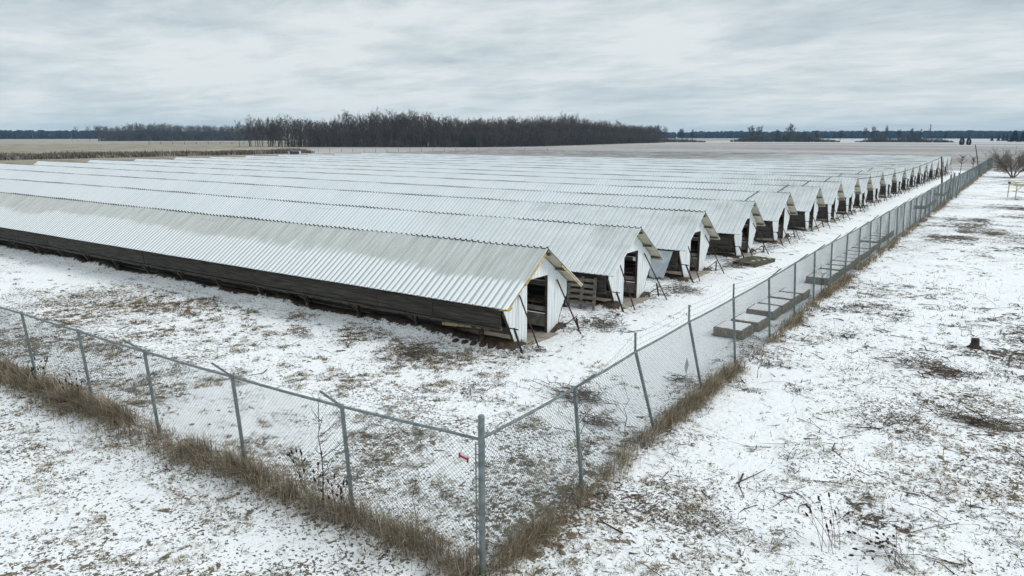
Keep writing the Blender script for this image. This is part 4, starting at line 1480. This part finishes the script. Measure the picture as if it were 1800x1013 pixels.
# ------------------------------------------------------------------ teasels and saplings
def teasel(loc, stems, hgt, label, seed, lean=(0.0, 0.0), flat=False, sp=0.35):
    r = random.Random(seed)
    root = empty('teasel_plant', (loc[0], loc[1], gz(*loc)))
    st = MB(); heads = []
    for k in range(stems):
        a = r.uniform(0, 6.28)
        h = hgt * r.uniform(0.6, 1.05)
        bx, by = r.uniform(-0.12, 0.12), r.uniform(-0.12, 0.12)
        if flat:
            a2 = math.atan2(lean[1], lean[0]) + r.uniform(-0.35, 0.35)
            tip = np.array((bx + h * math.cos(a2), by + h * math.sin(a2), r.uniform(0.03, 0.22)))
            mid = np.array((bx, by, 0.04)) * 0.5 + tip * 0.5 + np.array((0, 0, 0.08))
        else:
            tip = np.array((bx + sp * h * math.cos(a) + lean[0] * h, by + sp * h * math.sin(a) + lean[1] * h, h))
            mid = np.array((bx, by, 0.0)) * 0.5 + tip * 0.5 + np.array((0.02 * math.cos(a), 0.02 * math.sin(a), 0.04))
        st.tube([(bx, by, -0.03), mid, tip], [0.0042, 0.0036, 0.003], 4)
        d = tip - mid; d /= np.linalg.norm(d)
        heads.append([tip - d * 0.005, tip + d * 0.015, tip + d * 0.045, tip + d * 0.07])
        if r.random() < 0.6:
            q = mid * 0.55 + tip * 0.45
            e = q + np.array((r.uniform(-0.12, 0.12), r.uniform(-0.12, 0.12), 0.0 if flat else r.uniform(0.08, 0.2)))
            if flat: e[2] = max(e[2], 0.04)
            st.bar(q, e, 0.004, 0.003, 4)
            d2 = (e - q) / np.linalg.norm(e - q)
            heads.append([e, e + d2 * 0.012, e + d2 * 0.038, e + d2 * 0.055])
    st.build('stems', M['bushtwig'], root)
    for h4 in heads:
        hd = MB()
        hd.tube(h4, [0.005, 0.017, 0.015, 0.004], 7)
        hd.build('seed_head', M['seedhead'], root)
    tag(root, label, 'plant', 'dry teasel plants')


teasel((-17.6, 6.72), 9, 0.75, 'dry teasel clump with dark heads at the left end of the fence', 1)
teasel((-15.9, 6.70), 9, 0.70, 'dry teasel clump with dark heads beside the fourth fence post', 2)
teasel((-8.75, 6.92), 11, 0.85, 'dry teasel clump with dark heads around the bare fence sapling', 3)
teasel((-8.05, 6.90), 10, 0.60, 'dry teasel clump at the foot of the first post left of the corner', 4)
teasel((-1.75, 10.3), 9, 0.55, 'low teasel clump leaning over the snow at the lower right', 5, (-0.5, 0.25), sp=0.45)
teasel((-0.75, 10.35), 8, 0.85, 'fallen teasel plant lying flat across the lower right snow', 6, (-0.95, 0.1), True)
teasel((-0.85, 10.35), 7, 0.85, 'fallen teasel plant lying away from the camera in the lower right snow', 7, (-0.45, 0.9), True)


def sapling(loc, hgt, label, seed, nb=7, r0=0.013, spread=0.55):
    r = random.Random(seed)
    mb = MB()
    pts = [np.array((0, 0, -0.05))]
    for k in range(1, 6):
        pts.append(np.array((r.uniform(-0.03, 0.03) * k * 0.6, r.uniform(-0.03, 0.03) * k * 0.6, hgt * k / 5)))
    mb.tube(pts, [r0 * (1 - 0.15 * k) for k in range(6)], 5)
    for k in range(nb):
        t = r.uniform(0.3, 0.95)
        i = min(int(t * 5), 4)
        p = pts[i] + (pts[i + 1] - pts[i]) * (t * 5 - i)
        a = r.uniform(0, 6.28); L = hgt * r.uniform(0.15, 0.4)
        e = p + np.array((spread * L * math.cos(a), spread * L * math.sin(a), L * 0.75))
        mb.tube([p, (p + e) / 2 + (0, 0, -0.02), e], [r0 * 0.5, r0 * 0.4, r0 * 0.2], 4)
        for q in range(2):
            b = p + (e - p) * r.uniform(0.4, 0.8)
            f = b + np.array((r.uniform(-0.5, 0.5) * L * 0.5, r.uniform(-0.5, 0.5) * L * 0.5, L * 0.3))
            mb.bar(b, f, r0 * 0.25, r0 * 0.12, 3, False)
    o = mb.build('bare_sapling', M['darktwig'])
    o.location = (loc[0], loc[1], gz(*loc))
    tag(o, label, 'sapling', 'bare saplings')


sapling((-8.5, 6.98), 1.5, 'thin bare sapling growing into the foreground fence', 11, 9, 0.014, 0.9)
sapling((-6.85, 7.3), 0.95, 'short bare stem behind the foreground fence near the corner', 12, 5, 0.008)
sapling((-5.55, 9.85), 1.35, 'bare double stem beside the first lane fence post', 13, 6, 0.016)
sapling((-5.9, 12.2), 0.9, 'thin bare shoot inside the second lane fence bay', 14, 4, 0.009)
sapling((-4.9, 17.2), 0.55, 'forked bare twig standing in snow outside the fourth fence bay', 15, 4, 0.009)
sapling((-5.75, 27.3), 1.1, 'bushy bare sapling by the fence beyond the nearest paver pallets', 16, 14, 0.012, 0.9)
sapling((-9.6, 135), 2.6, 'bare sapling behind the last shed beside the leaning pole', 17, 22, 0.05, 0.9)
sapling((-8.2, 138), 2.3, 'low bare sapling at the end of the lane', 18, 22, 0.05, 0.9)


# ================================================================== trees
def branch_arrays(seed, H, crown_from=0.3, n1=11, n2=5, n3=4, spread=0.42, r0=0.22, up=0.8, twig_r=0.035):
    r = np.random.default_rng(seed)
    trunk = MB(); crown = MB()
    pts = [np.array((0, 0, -0.3))]
    p = np.zeros(3)
    for k in range(1, 6):
        p = p + np.array((r.normal(0, 0.02) * H, r.normal(0, 0.02) * H, H * 0.82 / 5))
        pts.append(p.copy())
    trunk.tube(pts, [r0 * (1 - 0.16 * k) for k in range(6)], 6)

    def at_(t):
        i = min(int(t * 5), 4)
        return pts[i] + (pts[i + 1] - pts[i]) * (t * 5 - i)

    for i in range(n1):
        t = crown_from + (1.0 - crown_from) * (i + r.random()) / n1
        b = at_(min(t, 0.999))
        a = i * 2.4 + r.normal(0, 0.4)
        L = H * spread * (1.05 - 0.55 * t) * r.uniform(0.75, 1.15)
        el = up + 0.35 * t + r.normal(0, 0.12)
        d = np.array((math.cos(a) * math.cos(el), math.sin(a) * math.cos(el), math.sin(el)))
        m_ = b + d * L * 0.5 + np.array((0, 0, -0.02 * L)); e = b + d * L + np.array((0, 0, 0.08 * L))
        rb = r0 * 0.42 * (1.1 - t * 0.6)
        crown.tube([b, m_, e], [rb, rb * 0.65, rb * 0.2], 4)
        for j in range(n2):
            s = r.uniform(0.3, 1.0)
            bb = b + (e - b) * s
            d2 = d + r.normal(0, 0.55, 3) + np.array((0, 0, 0.25)); d2 /= np.linalg.norm(d2)
            L2 = L * r.uniform(0.28, 0.5)
            e2 = bb + d2 * L2
            crown.bar(bb, e2, rb * 0.35, twig_r * 0.8, 3, False)
            for q in range(n3):
                s3 = r.uniform(0.25, 1.0)
                b3 = bb + (e2 - bb) * s3
                d3 = d2 + r.normal(0, 0.6, 3) + np.array((0, 0, 0.2)); d3 /= np.linalg.norm(d3)
                crown.bar(b3, b3 + d3 * L2 * r.uniform(0.35, 0.75), twig_r, twig_r * 0.4, 3, False)
    return trunk, crown


def tree_proto(seed, H, **kw):
    tr, cr = branch_arrays(seed, H, **kw)
    return tr.mesh('trunk'), cr.mesh('crown')


def put_tree(name, protos, x, y, s, rz, label, group, tm='bark', cm='twig', z=0.0, cat='tree'):
    root = empty(name, (x, y, z), rz)
    t = link_mesh('trunk', protos[0], M[tm], root)
    c = link_mesh('crown', protos[1], M[cm], root)
    root.scale = (s, s, s)
    tag(root, label, cat, group)
    return root


WT = [tree_proto(200 + k, 14.0, crown_from=0.22, n1=19, n2=7, n3=6, spread=0.37, r0=0.15, up=0.72, twig_r=0.028) for k in range(7)]
EDGE = [(-335, 234), (-312, 239), (-291, 243), (-250, 261), (-216, 285), (-208, 324), (-222, 410), (-231, 464), (-236, 532), (-240, 556)]


def poly_pts(poly, step):
    out = []
    for (x0, y0), (x1, y1) in zip(poly[:-1], poly[1:]):
        L = math.hypot(x1 - x0, y1 - y0)
        n = max(1, int(L / step))
        for k in range(n):
            t = k / n
            out.append((x0 + (x1 - x0) * t, y0 + (y1 - y0) * t, -(y1 - y0) / L, (x1 - x0) / L))
    return out


rt = random.Random(91)
ec = 0
for (x, y, nx_, ny_) in poly_pts(EDGE, 3.9):
    for row in range(2):
        dpt = row * 6 + rt.uniform(0, 4.5)
        px, py = x + nx_ * dpt + rt.uniform(-1.6, 1.6), y + ny_ * dpt + rt.uniform(-1.6, 1.6)
        big = 1.06 + 0.20 * (vnoise(np.array([x * 0.045]), np.array([y * 0.045]))[0] - 0.5) * 2
        if y > 380: big *= 0.94 - 0.10 * (y - 380) / 150
        if x < -318: big *= 0.92
        put_tree('bare_tree', WT[rt.randrange(7)], px, py, big * rt.uniform(0.80, 1.06), rt.uniform(0, 6.28),
                 'bare leafless tree standing in the front edge of the big dark wood', 'trees of the big wood beyond the sheds')
        ec += 1


def merged(name, protos, spots, mat, label, cat='trees'):
    """one mesh of many far trees that read as a mass"""
    arr = []
    for tm, cm in protos:
        for me in (tm, cm):
            v = np.empty(len(me.vertices) * 3, np.float32); me.vertices.foreach_get('co', v)
            ls = np.empty(len(me.polygons), np.int32); me.polygons.foreach_get('loop_total', ls)
            li = np.empty(len(me.loops), np.int32); me.loops.foreach_get('vertex_index', li)
            st = np.concatenate([[0], np.cumsum(ls)[:-1]])
            arr.append((v.reshape(-1, 3), [(k, li[(st[ls == k][:, None] + np.arange(k)[None])]) for k in np.unique(ls)]))
    V = []; F = {}; o = 0
    for (x, y, s, rz, pi, sz) in spots:
        for q in (0, 1):
            v, fs = arr[2 * pi + q]
            c_, s_ = math.cos(rz), math.sin(rz)
            V.append(np.column_stack([x + s * (v[:, 0] * c_ - v[:, 1] * s_), y + s * (v[:, 0] * s_ + v[:, 1] * c_), sz * v[:, 2]]))
            for k, f in fs:
                F.setdefault(k, []).append(f + o)
            o += len(v)
    me = np_mesh(name, np.concatenate(V), [np.concatenate(F[k]) for k in sorted(F)])
    ob = link_mesh(name, me, M[mat])
    return tag(ob, label, cat, kind='stuff')


LT = [tree_proto(300 + k, 14.0, crown_from=0.10, n1=15, n2=4, n3=3, spread=0.36, r0=0.24, up=0.72, twig_r=0.06) for k in range(4)]
spots = []
for (x, y, nx_, ny_) in poly_pts(EDGE, 4.2):
    for row in range(8):
        dpt = 9 + row * 5.5 + rt.uniform(-2.5, 2.5)
        big = 1.06 + 0.20 * (vnoise(np.array([x * 0.045]), np.array([y * 0.045]))[0] - 0.5) * 2
        if y > 380: big *= 0.94 - 0.10 * (y - 380) / 150
        if x < -320 and rt.random() < 0.7: continue
        s = big * rt.uniform(0.80, 1.0)
        spots.append((x + nx_ * dpt + rt.uniform(-2, 2), y + ny_ * dpt + rt.uniform(-2, 2), s, rt.uniform(0, 6.28), rt.randrange(4), s))
merged('bare_woodland', LT, spots, 'twig', 'dark leafless mass of the big wood behind its front trees', 'wood')
# undergrowth of the wood
mb = MB()
for (x, y, nx_, ny_) in poly_pts(EDGE[1:], 0.7):
    for k in range(13):
        dpt = rt.uniform(1, 44)
        px, py = x + nx_ * dpt + rt.uniform(-1, 1), y + ny_ * dpt + rt.uniform(-1, 1)
        h = rt.uniform(2.0, 9.0)
        a = rt.uniform(0, 6.28)
        mb.bar((px, py, -0.2), (px + rt.uniform(-1, 1), py + rt.uniform(-1, 1), h), 0.10, 0.03, 3, False)
        for q in range(3):
            t = rt.uniform(0.2, 0.9)
            mb.bar((px, py, h * t), (px + rt.uniform(-1.5, 1.5), py + rt.uniform(-1.5, 1.5), h * t + rt.uniform(0.4, 1.6)), 0.06, 0.03, 3, False)
o = mb.build('undergrowth', M['twig'])
tag(o, 'brown bare undergrowth filling the foot of the big wood', 'undergrowth', kind='stuff')

# wood on the left, farther off
spots = []
LW = [(-754, 371), (-739, 400), (-724, 427), (-707, 454), (-689, 481), (-660, 520)]
for (x, y, nx_, ny_) in poly_pts(LW, 5.0):
    for row in range(7):
        dpt = row * 7 + rt.uniform(-2.5, 2.5)
        s = (1.20 + 0.16 * (vnoise(np.array([y * 0.05]), np.array([x * 0.05 + 3]))[0] - 0.5) * 2) * rt.uniform(0.88, 1.08)
        if y < 392: s *= 0.9
        spots.append((x + nx_ * dpt, y + ny_ * dpt + rt.uniform(-2, 2), s * 1.25, rt.uniform(0, 6.28), rt.randrange(4), s))
merged('distant_woodland', LT, spots, 'twig', 'distant leafless wood left of the big wood', 'wood')
for k, (x, y) in enumerate(((-758, 352), (-757, 362), (-752, 368))):
    put_tree('bare_tree', WT[k], x, y, 1.0 + 0.06 * k, k, 'bare tree standing loose at the left end of the distant wood', 'loose trees of the distant wood')


# hedgerows on the right
def hedge_tree(x, y, h, label, seed, wide=0.4, **kw):
    p = tree_proto(seed, h, spread=wide, **kw)
    put_tree('bare_tree', p, x, y, 1.0, seed, label, 'bare trees of the far hedgerows', tm='darktwig', cm='darktwig')


hedge_specs = [
    (-268, 583, 11.0, 'broad bare tree just past the right end of the big wood', 0.42),
    (-262, 588, 10.0, 'slimmer bare tree just past the right end of the big wood', 0.32),
    (-243, 592, 11.5, 'tall bare tree between the big wood and the first hedgerow gap', 0.36),
    (-236, 596, 11.0, 'narrow bare tree last before the first hedgerow gap', 0.26),
    (-206, 656, 13.0, 'left tree of the tall spreading clump in the middle hedgerow', 0.42),
    (-201, 659, 13.0, 'right tree of the tall spreading clump in the middle hedgerow', 0.42),
    (-186, 664, 10.5, 'medium bare tree between clump and round tree in the middle hedgerow', 0.36),
    (-176, 667, 13.5, 'large round headed bare tree in the middle hedgerow', 0.48),
    (-165, 670, 10.5, 'slim bare tree right of the round headed tree', 0.26),
    (-156, 672, 10.5, 'second slim bare tree right of the round headed tree', 0.26),
    (-138, 676, 8.5, 'small bare tree ending the middle hedgerow', 0.34),
    (-121, 689, 12.0, 'leftmost tall bare tree of the right hedgerow', 0.34),
    (-115, 690, 12.5, 'bare tree standing second in the right hedgerow', 0.38),
    (-105, 692, 13.0, 'bare tree standing third in the right hedgerow', 0.34),
    (-96, 694, 10.0, 'short bare tree in the middle of the right hedgerow', 0.40),
    (-86, 695, 12.0, 'slim bare tree left of the tall poplar', 0.28),
    (-81, 695, 11.0, 'slender bare tree nearest the left of the tall poplar', 0.28),
    (-63, 698, 8.0, 'small bare tree right of the tall poplar', 0.34)]
for k, (x, y, h, lab, w) in enumerate(hedge_specs):
    hedge_tree(x, y, h, lab, 400 + k, w, crown_from=0.34, n1=14, n2=8, n3=6, r0=0.28, up=0.75, twig_r=0.075)
p = tree_proto(450, 16.0, spread=0.17, crown_from=0.18, n1=18, n2=5, n3=3, r0=0.28, up=1.15, twig_r=0.09)
put_tree('poplar_tree', p, -73.5, 696, 1.0, 0.4, 'tall narrow bare poplar rising above the right hedgerow', None)


def scrub_row(name, poly, step, depth, hr, label, mat='twig', dens=1, rad=0.07, seed=5):
    r = random.Random(seed)
    mb = MB()
    pp = poly_pts(poly, step)
    for pi_, (x, y, nx_, ny_) in enumerate(pp):
        end = min(1.0, 0.25 + min(pi_, len(pp) - 1 - pi_) * 0.05)
        for k in range(dens):
            d = r.uniform(0, depth)
            px, py = x + nx_ * d + r.uniform(-1, 1), y + ny_ * d + r.uniform(-1, 1)
            h = end * r.uniform(*hr) * (0.5 + 1.0 * float(vnoise(px * 0.08, py * 0.08)))
            for q in range(5):
                a = r.uniform(0, 6.28); w = r.uniform(0.15, 0.5) * h
                mb.bar((px, py, -0.1), (px + w * math.cos(a), py + w * math.sin(a), h * r.uniform(0.6, 1.0)), rad, rad * 0.35, 3, False)
    o = mb.build(name, M[mat])
    return tag(o, label, 'brush', kind='stuff')


scrub_row('hedgerow_brush', [(-290, 566), (-262, 584), (-240, 594), (-225, 600)], 1.3, 12, (2.0, 5.0), 'low dark brush at the foot of the trees after the big wood', rad=0.16, dens=6, seed=1)
scrub_row('hedgerow_brush', [(-222, 652), (-188, 664), (-137, 676)], 1.1, 9, (3.0, 7.5), 'low dark brush along the middle hedgerow', rad=0.16, dens=7, seed=2)
scrub_row('hedgerow_brush', [(-128, 688), (-92, 694), (-56, 698)], 1.1, 9, (2.5, 6.5), 'low dark brush along the right hedgerow', rad=0.16, dens=7, seed=3)

scrub_row('hedgerow_brush', [(x + 4, y) for x, y in LW], 1.4, 45, (3.0, 9.0), 'bare brush filling the foot of the distant left wood', rad=0.2, dens=6, seed=4)

# brown scrub band beyond the left end of the sheds
r = np.random.default_rng(97)
n = 26000
u = r.random(n); w = r.random(n)
# band from south-west to north-east behind the shed ends
x0 = -196 + 4 * u - 44 * w * (1 - 0.45 * u); y0 = 40 + 122 * u + 12 * w
hh = (0.45 + 1.6 * fbm(x0 * 0.12, y0 * 0.12, 3)) * r.uniform(0.5, 1.15, n)
P = np.column_stack([x0, y0, np.zeros(n) - 0.02])
pal = np.array([(0.10, 0.082, 0.062), (0.15, 0.125, 0.095), (0.065, 0.053, 0.042), (0.22, 0.19, 0.15)])
light = (fbm(x0 * 0.3, y0 * 0.3, 2) > 0.62) & (r.random(n) < 0.5)
cols = pal[r.integers(0, 4, n)] * r.uniform(0.7, 1.2, (n, 1))
cols[light] = np.array((0.40, 0.38, 0.34))
grass_object('brown_scrub', [blades(P, hh, r.uniform(0, 6.28, n), np.abs(r.normal(0.3, 0.3, n)), r.uniform(0.06, 0.16, n), cols, 0.4)],
             'band of brown dead scrub beyond the far ends of the sheds', 'scrub')

# field fence posts on the left
m_root = empty('field_fence', (-466, 260, 0))
prev = None
for k in range(15):
    x, y = -466 + k * 6.2, 259.6 + k * 4.35
    m = MB(); m.bar((x + 466, y - 260, -0.2), (x + 466 + rt.uniform(-0.1, 0.1), y - 260, 1.7), 0.13, 0.12, 5)
    m.build('post', M['darktwig'], m_root)
m = MB()
for z in (0.8, 1.4):
    m.bar((0, -0.4, z), (14 * 6.2, 14 * 4.35 - 0.4, z), 0.03, 0.03, 3)
m.build('wire', M['iron'], m_root)
tag(m_root, 'line of dark posts and wire in front of the distant left wood', 'fence')
m_root = empty('field_fence', (-203, 168, 0))
for k in range(22):
    x, y = k * 3.2, k * 2.2
    m = MB(); m.bar((x, y, -0.2), (x, y, 1.35), 0.05, 0.05, 5); m.build('post', M['darktwig'], m_root)
m = MB()
for z in (0.5, 0.9, 1.3):
    m.bar((0, 0, z), (21 * 3.2, 21 * 2.2, z), 0.018, 0.018, 3)
m.build('wire', M['iron'], m_root)
tag(m_root, 'thin wire fence running on from the pale metal shelter', 'fence')

# poles far left
for k, (x, y) in enumerate(((-924, 381), (-910, 416))):
    root = empty('utility_pole', (x, y, 0))
    m = MB(); m.bar((0, 0, -0.5), (0, 0, 10.0), 0.26, 0.18, 7); m.build('mast', M['greywood'], root)
    m = MB(); m.beam((-0.7, -1.1, 9.3), (0.7, 1.1, 9.3), 0.14, 0.16); m.build('crossarm', M['greywood'], root)
    tag(root, ('lone utility pole farthest left against the distant trees', 'utility pole between the farthest left pole and the distant wood')[k], 'pole', 'utility poles far off')


# ------------------------------------------------------------------ conifers
def conifer(seed, H, W, egg=False, n=900):
    r = np.random.default_rng(seed)
    t = MB(); t.bar((0, 0, -0.2), (0, 0, H * 0.8), H * 0.03, H * 0.01, 6)
    c = MB()
    for i in range(n):
        u = r.random() ** (1.2)
        z = H * (0.05 + 0.95 * u)
        if egg: R_ = W * (math.sin(math.pi * min(1, (0.16 + 0.84 * u))) ** 0.62)
        else: R_ = W * (1 - u) * (0.75 + 0.35 * math.sin(u * 40))
        a = r.uniform(0, 6.28)
        rr_ = R_ * r.uniform(0.45, 1.05)
        p = np.array((rr_ * math.cos(a), rr_ * math.sin(a), z))
        d = np.array((math.cos(a), math.sin(a), r.uniform(-0.4, 0.5))) * W * 0.30
        s = np.array((-math.sin(a), math.cos(a), r.uniform(-0.3, 0.3))) * W * 0.13
        b = len(c.v)
        c.v += [tuple(p - s), tuple(p + s), tuple(p + d)]
        c.f.append((b, b + 1, b + 2))
        b = len(c.v)
        up_ = np.array((0, 0, W * 0.14))
        c.v += [tuple(p - up_), tuple(p + up_), tuple(p + d * 0.9)]
        c.f.append((b, b + 1, b + 2))
    return t.mesh('trunk'), c.mesh('crown')


pe = conifer(1, 4.4, 1.25, True)
put_tree('conifer_tree', pe, -38.0, 519, 1.0, 0, 'left one of the two dark rounded evergreens in the far field', 'rounded evergreens', cm='conifer')
put_tree('conifer_tree', conifer(2, 4.0, 1.25, True), -34.6, 520, 1.0, 1, 'right one of the two dark rounded evergreens in the far field', 'rounded evergreens', cm='conifer')
ps = conifer(3, 6.0, 1.6)
for k, (x, y, s) in enumerate(((-40, 899, 0.95), (-34.5, 899, 1.0), (-30.5, 900, 1.15), (-27.5, 900, 1.2))):
    put_tree('spruce_tree', ps, x, y, s, k, '%s small pointed spruce left of the big right evergreen' % ORD[k], 'small far spruces', cm='conifer')
put_tree('spruce_tree', conifer(4, 9.5, 4.2), -19, 800, 1.0, 0, 'big dark spruce at the right edge of the far field', 'big far spruces', cm='conifer')
put_tree('spruce_tree', conifer(5, 8.5, 3.4), -12.5, 802, 1.0, 0, 'dark spruce cut off by the right edge of the picture', 'big far spruces', cm='conifer')


# ------------------------------------------------------------------ bare shrub at the right
def shrub(seed, H, W, stems=9):
    r = np.random.default_rng(seed)
    t = MB(); c = MB()
    for k in range(stems):
        a = k * 2 * math.pi / stems + r.normal(0, 0.3)
        sp = r.uniform(0.25, 1.0)
        p0 = np.array((0.12 * math.cos(a), 0.12 * math.sin(a), -0.1))
        p1 = np.array((W * 0.22 * sp * math.cos(a), W * 0.22 * sp * math.sin(a), H * 0.28))
        p2 = np.array((W * 0.48 * sp * math.cos(a), W * 0.48 * sp * math.sin(a), H * (0.62 - 0.1 * sp)))
        t.tube([p0, p1, p2], [0.085, 0.055, 0.025], 6)
        for j in range(13):
            s = r.uniform(0.25, 1.0)
            b = p0 + (p1 - p0) * min(1, s * 2) if s < 0.5 else p1 + (p2 - p1) * (s * 2 - 1)
            d = (p2 - p0); d /= np.linalg.norm(d)
            d = d + r.normal(0, 0.45, 3); d /= np.linalg.norm(d)
            L = H * r.uniform(0.25, 0.48)
            e = b + d * L
            c.tube([b, (b + e) / 2 + r.normal(0, 0.05, 3), e], [0.024, 0.018, 0.010], 4)
            for q in range(11):
                b2 = b + (e - b) * r.uniform(0.2, 1.0)
                d2 = d + r.normal(0, 0.55, 3) + np.array((0, 0, 0.25)); d2 /= np.linalg.norm(d2)
                e2 = b2 + d2 * L * r.uniform(0.3, 0.6)
                c.bar(b2, e2, 0.014, 0.008, 3, False)
                for w_ in range(2):
                    b3 = b2 + (e2 - b2) * r.uniform(0.3, 0.9)
                    d3 = d2 + r.normal(0, 0.5, 3)
                    c.bar(b3, b3 + d3 * L * 0.22, 0.010, 0.006, 3, False)
    return t.mesh('trunk'), c.mesh('crown')


put_tree('bare_shrub', shrub(5, 4.6, 6.2, 11), -2.5, 123.5, 0.88, 0.3, 'rounded bare shrub with many stems outside the far fence', None, cm='shrubtwig', tm='bushtwig', cat='shrub')
put_tree('bare_shrub', shrub(6, 5.4, 7.0, 10), 4.5, 131, 1.0, 1.3, 'bare shrub at the right edge behind the rounded shrub', None, cm='shrubtwig', tm='bushtwig', cat='shrub')


# ------------------------------------------------------------------ tree line on the horizon
def treeline(name, arc0, arc1, D, hgt, label, seed, step=5.0, rows=3):
    """a long belt of crowns seen as one dark band"""
    r = random.Random(seed)
    mb = MB()
    L = math.hypot(arc1[0] - arc0[0], arc1[1] - arc0[1])
    n = int(L / step)
    for k in range(n):
        t = k / n
        for row in range(rows):
            x = arc0[0] + (arc1[0] - arc0[0]) * t + r.uniform(-3, 3)
            y = arc0[1] + (arc1[1] - arc0[1]) * t + row * 14 + r.uniform(-4, 4)
            h = hgt * (0.82 + 0.30 * float(vnoise(k * 0.07 + seed, row * 3.1)) + r.uniform(-0.07, 0.07))
            w = r.uniform(4.0, 7.0)
            mb.lump((x, y, h * 0.5), (w, w, h * 0.52), r.randrange(10 ** 6), 6, 5, 0.22)
    o = mb.build(name, M['farwood'])
    return tag(o, label, 'trees', kind='stuff')


treeline('far_treeline', (-560, 1430), (260, 1560), 1500, 13.0, 'dark blue belt of trees along the right horizon', 3, 5.5)
treeline('far_treeline', (-960, 1150), (-540, 1420), 1500, 12.0, 'dark belt of trees showing behind the big wood', 4, 6.0, 2)
treeline('far_treeline', (-1350, 380), (-1180, 800), 1300, 13.0, 'dark belt of trees along the left horizon', 6, 4.5)
treeline('far_treeline', (-240, 2300), (420, 2350), 2300, 17.0, 'faint rise of wooded land behind the right horizon belt', 8, 6.0, 2)

# ================================================================== air
hb = MB()
hb.box((-3200, -300, -1.5), (1500, 3600, 45))
hm = bpy.data.materials.new('pale_air')
hm.use_nodes = True
hm.node_tree.nodes.clear()
pv = hm.node_tree.nodes.new('ShaderNodeVolumePrincipled')
pv.inputs['Color'].default_value = (0.36, 0.68, 1.0, 1)
pv.inputs['Density'].default_value = 0.00014
pv.inputs['Anisotropy'].default_value = 0.0
ho = hm.node_tree.nodes.new('ShaderNodeOutputMaterial')
hm.node_tree.links.new(pv.outputs[0], ho.inputs['Volume'])
haze = hb.build('haze', hm)
tag(haze, 'thin pale winter haze over the fields', 'haze', kind='stuff')
scene.cycles.volume_bounces = 0
scene.cycles.volume_step_rate = 10
scene.cycles.volume_max_steps = 32
scene.cycles.max_bounces = 6
scene.cycles.diffuse_bounces = 3
scene.cycles.use_denoising = True
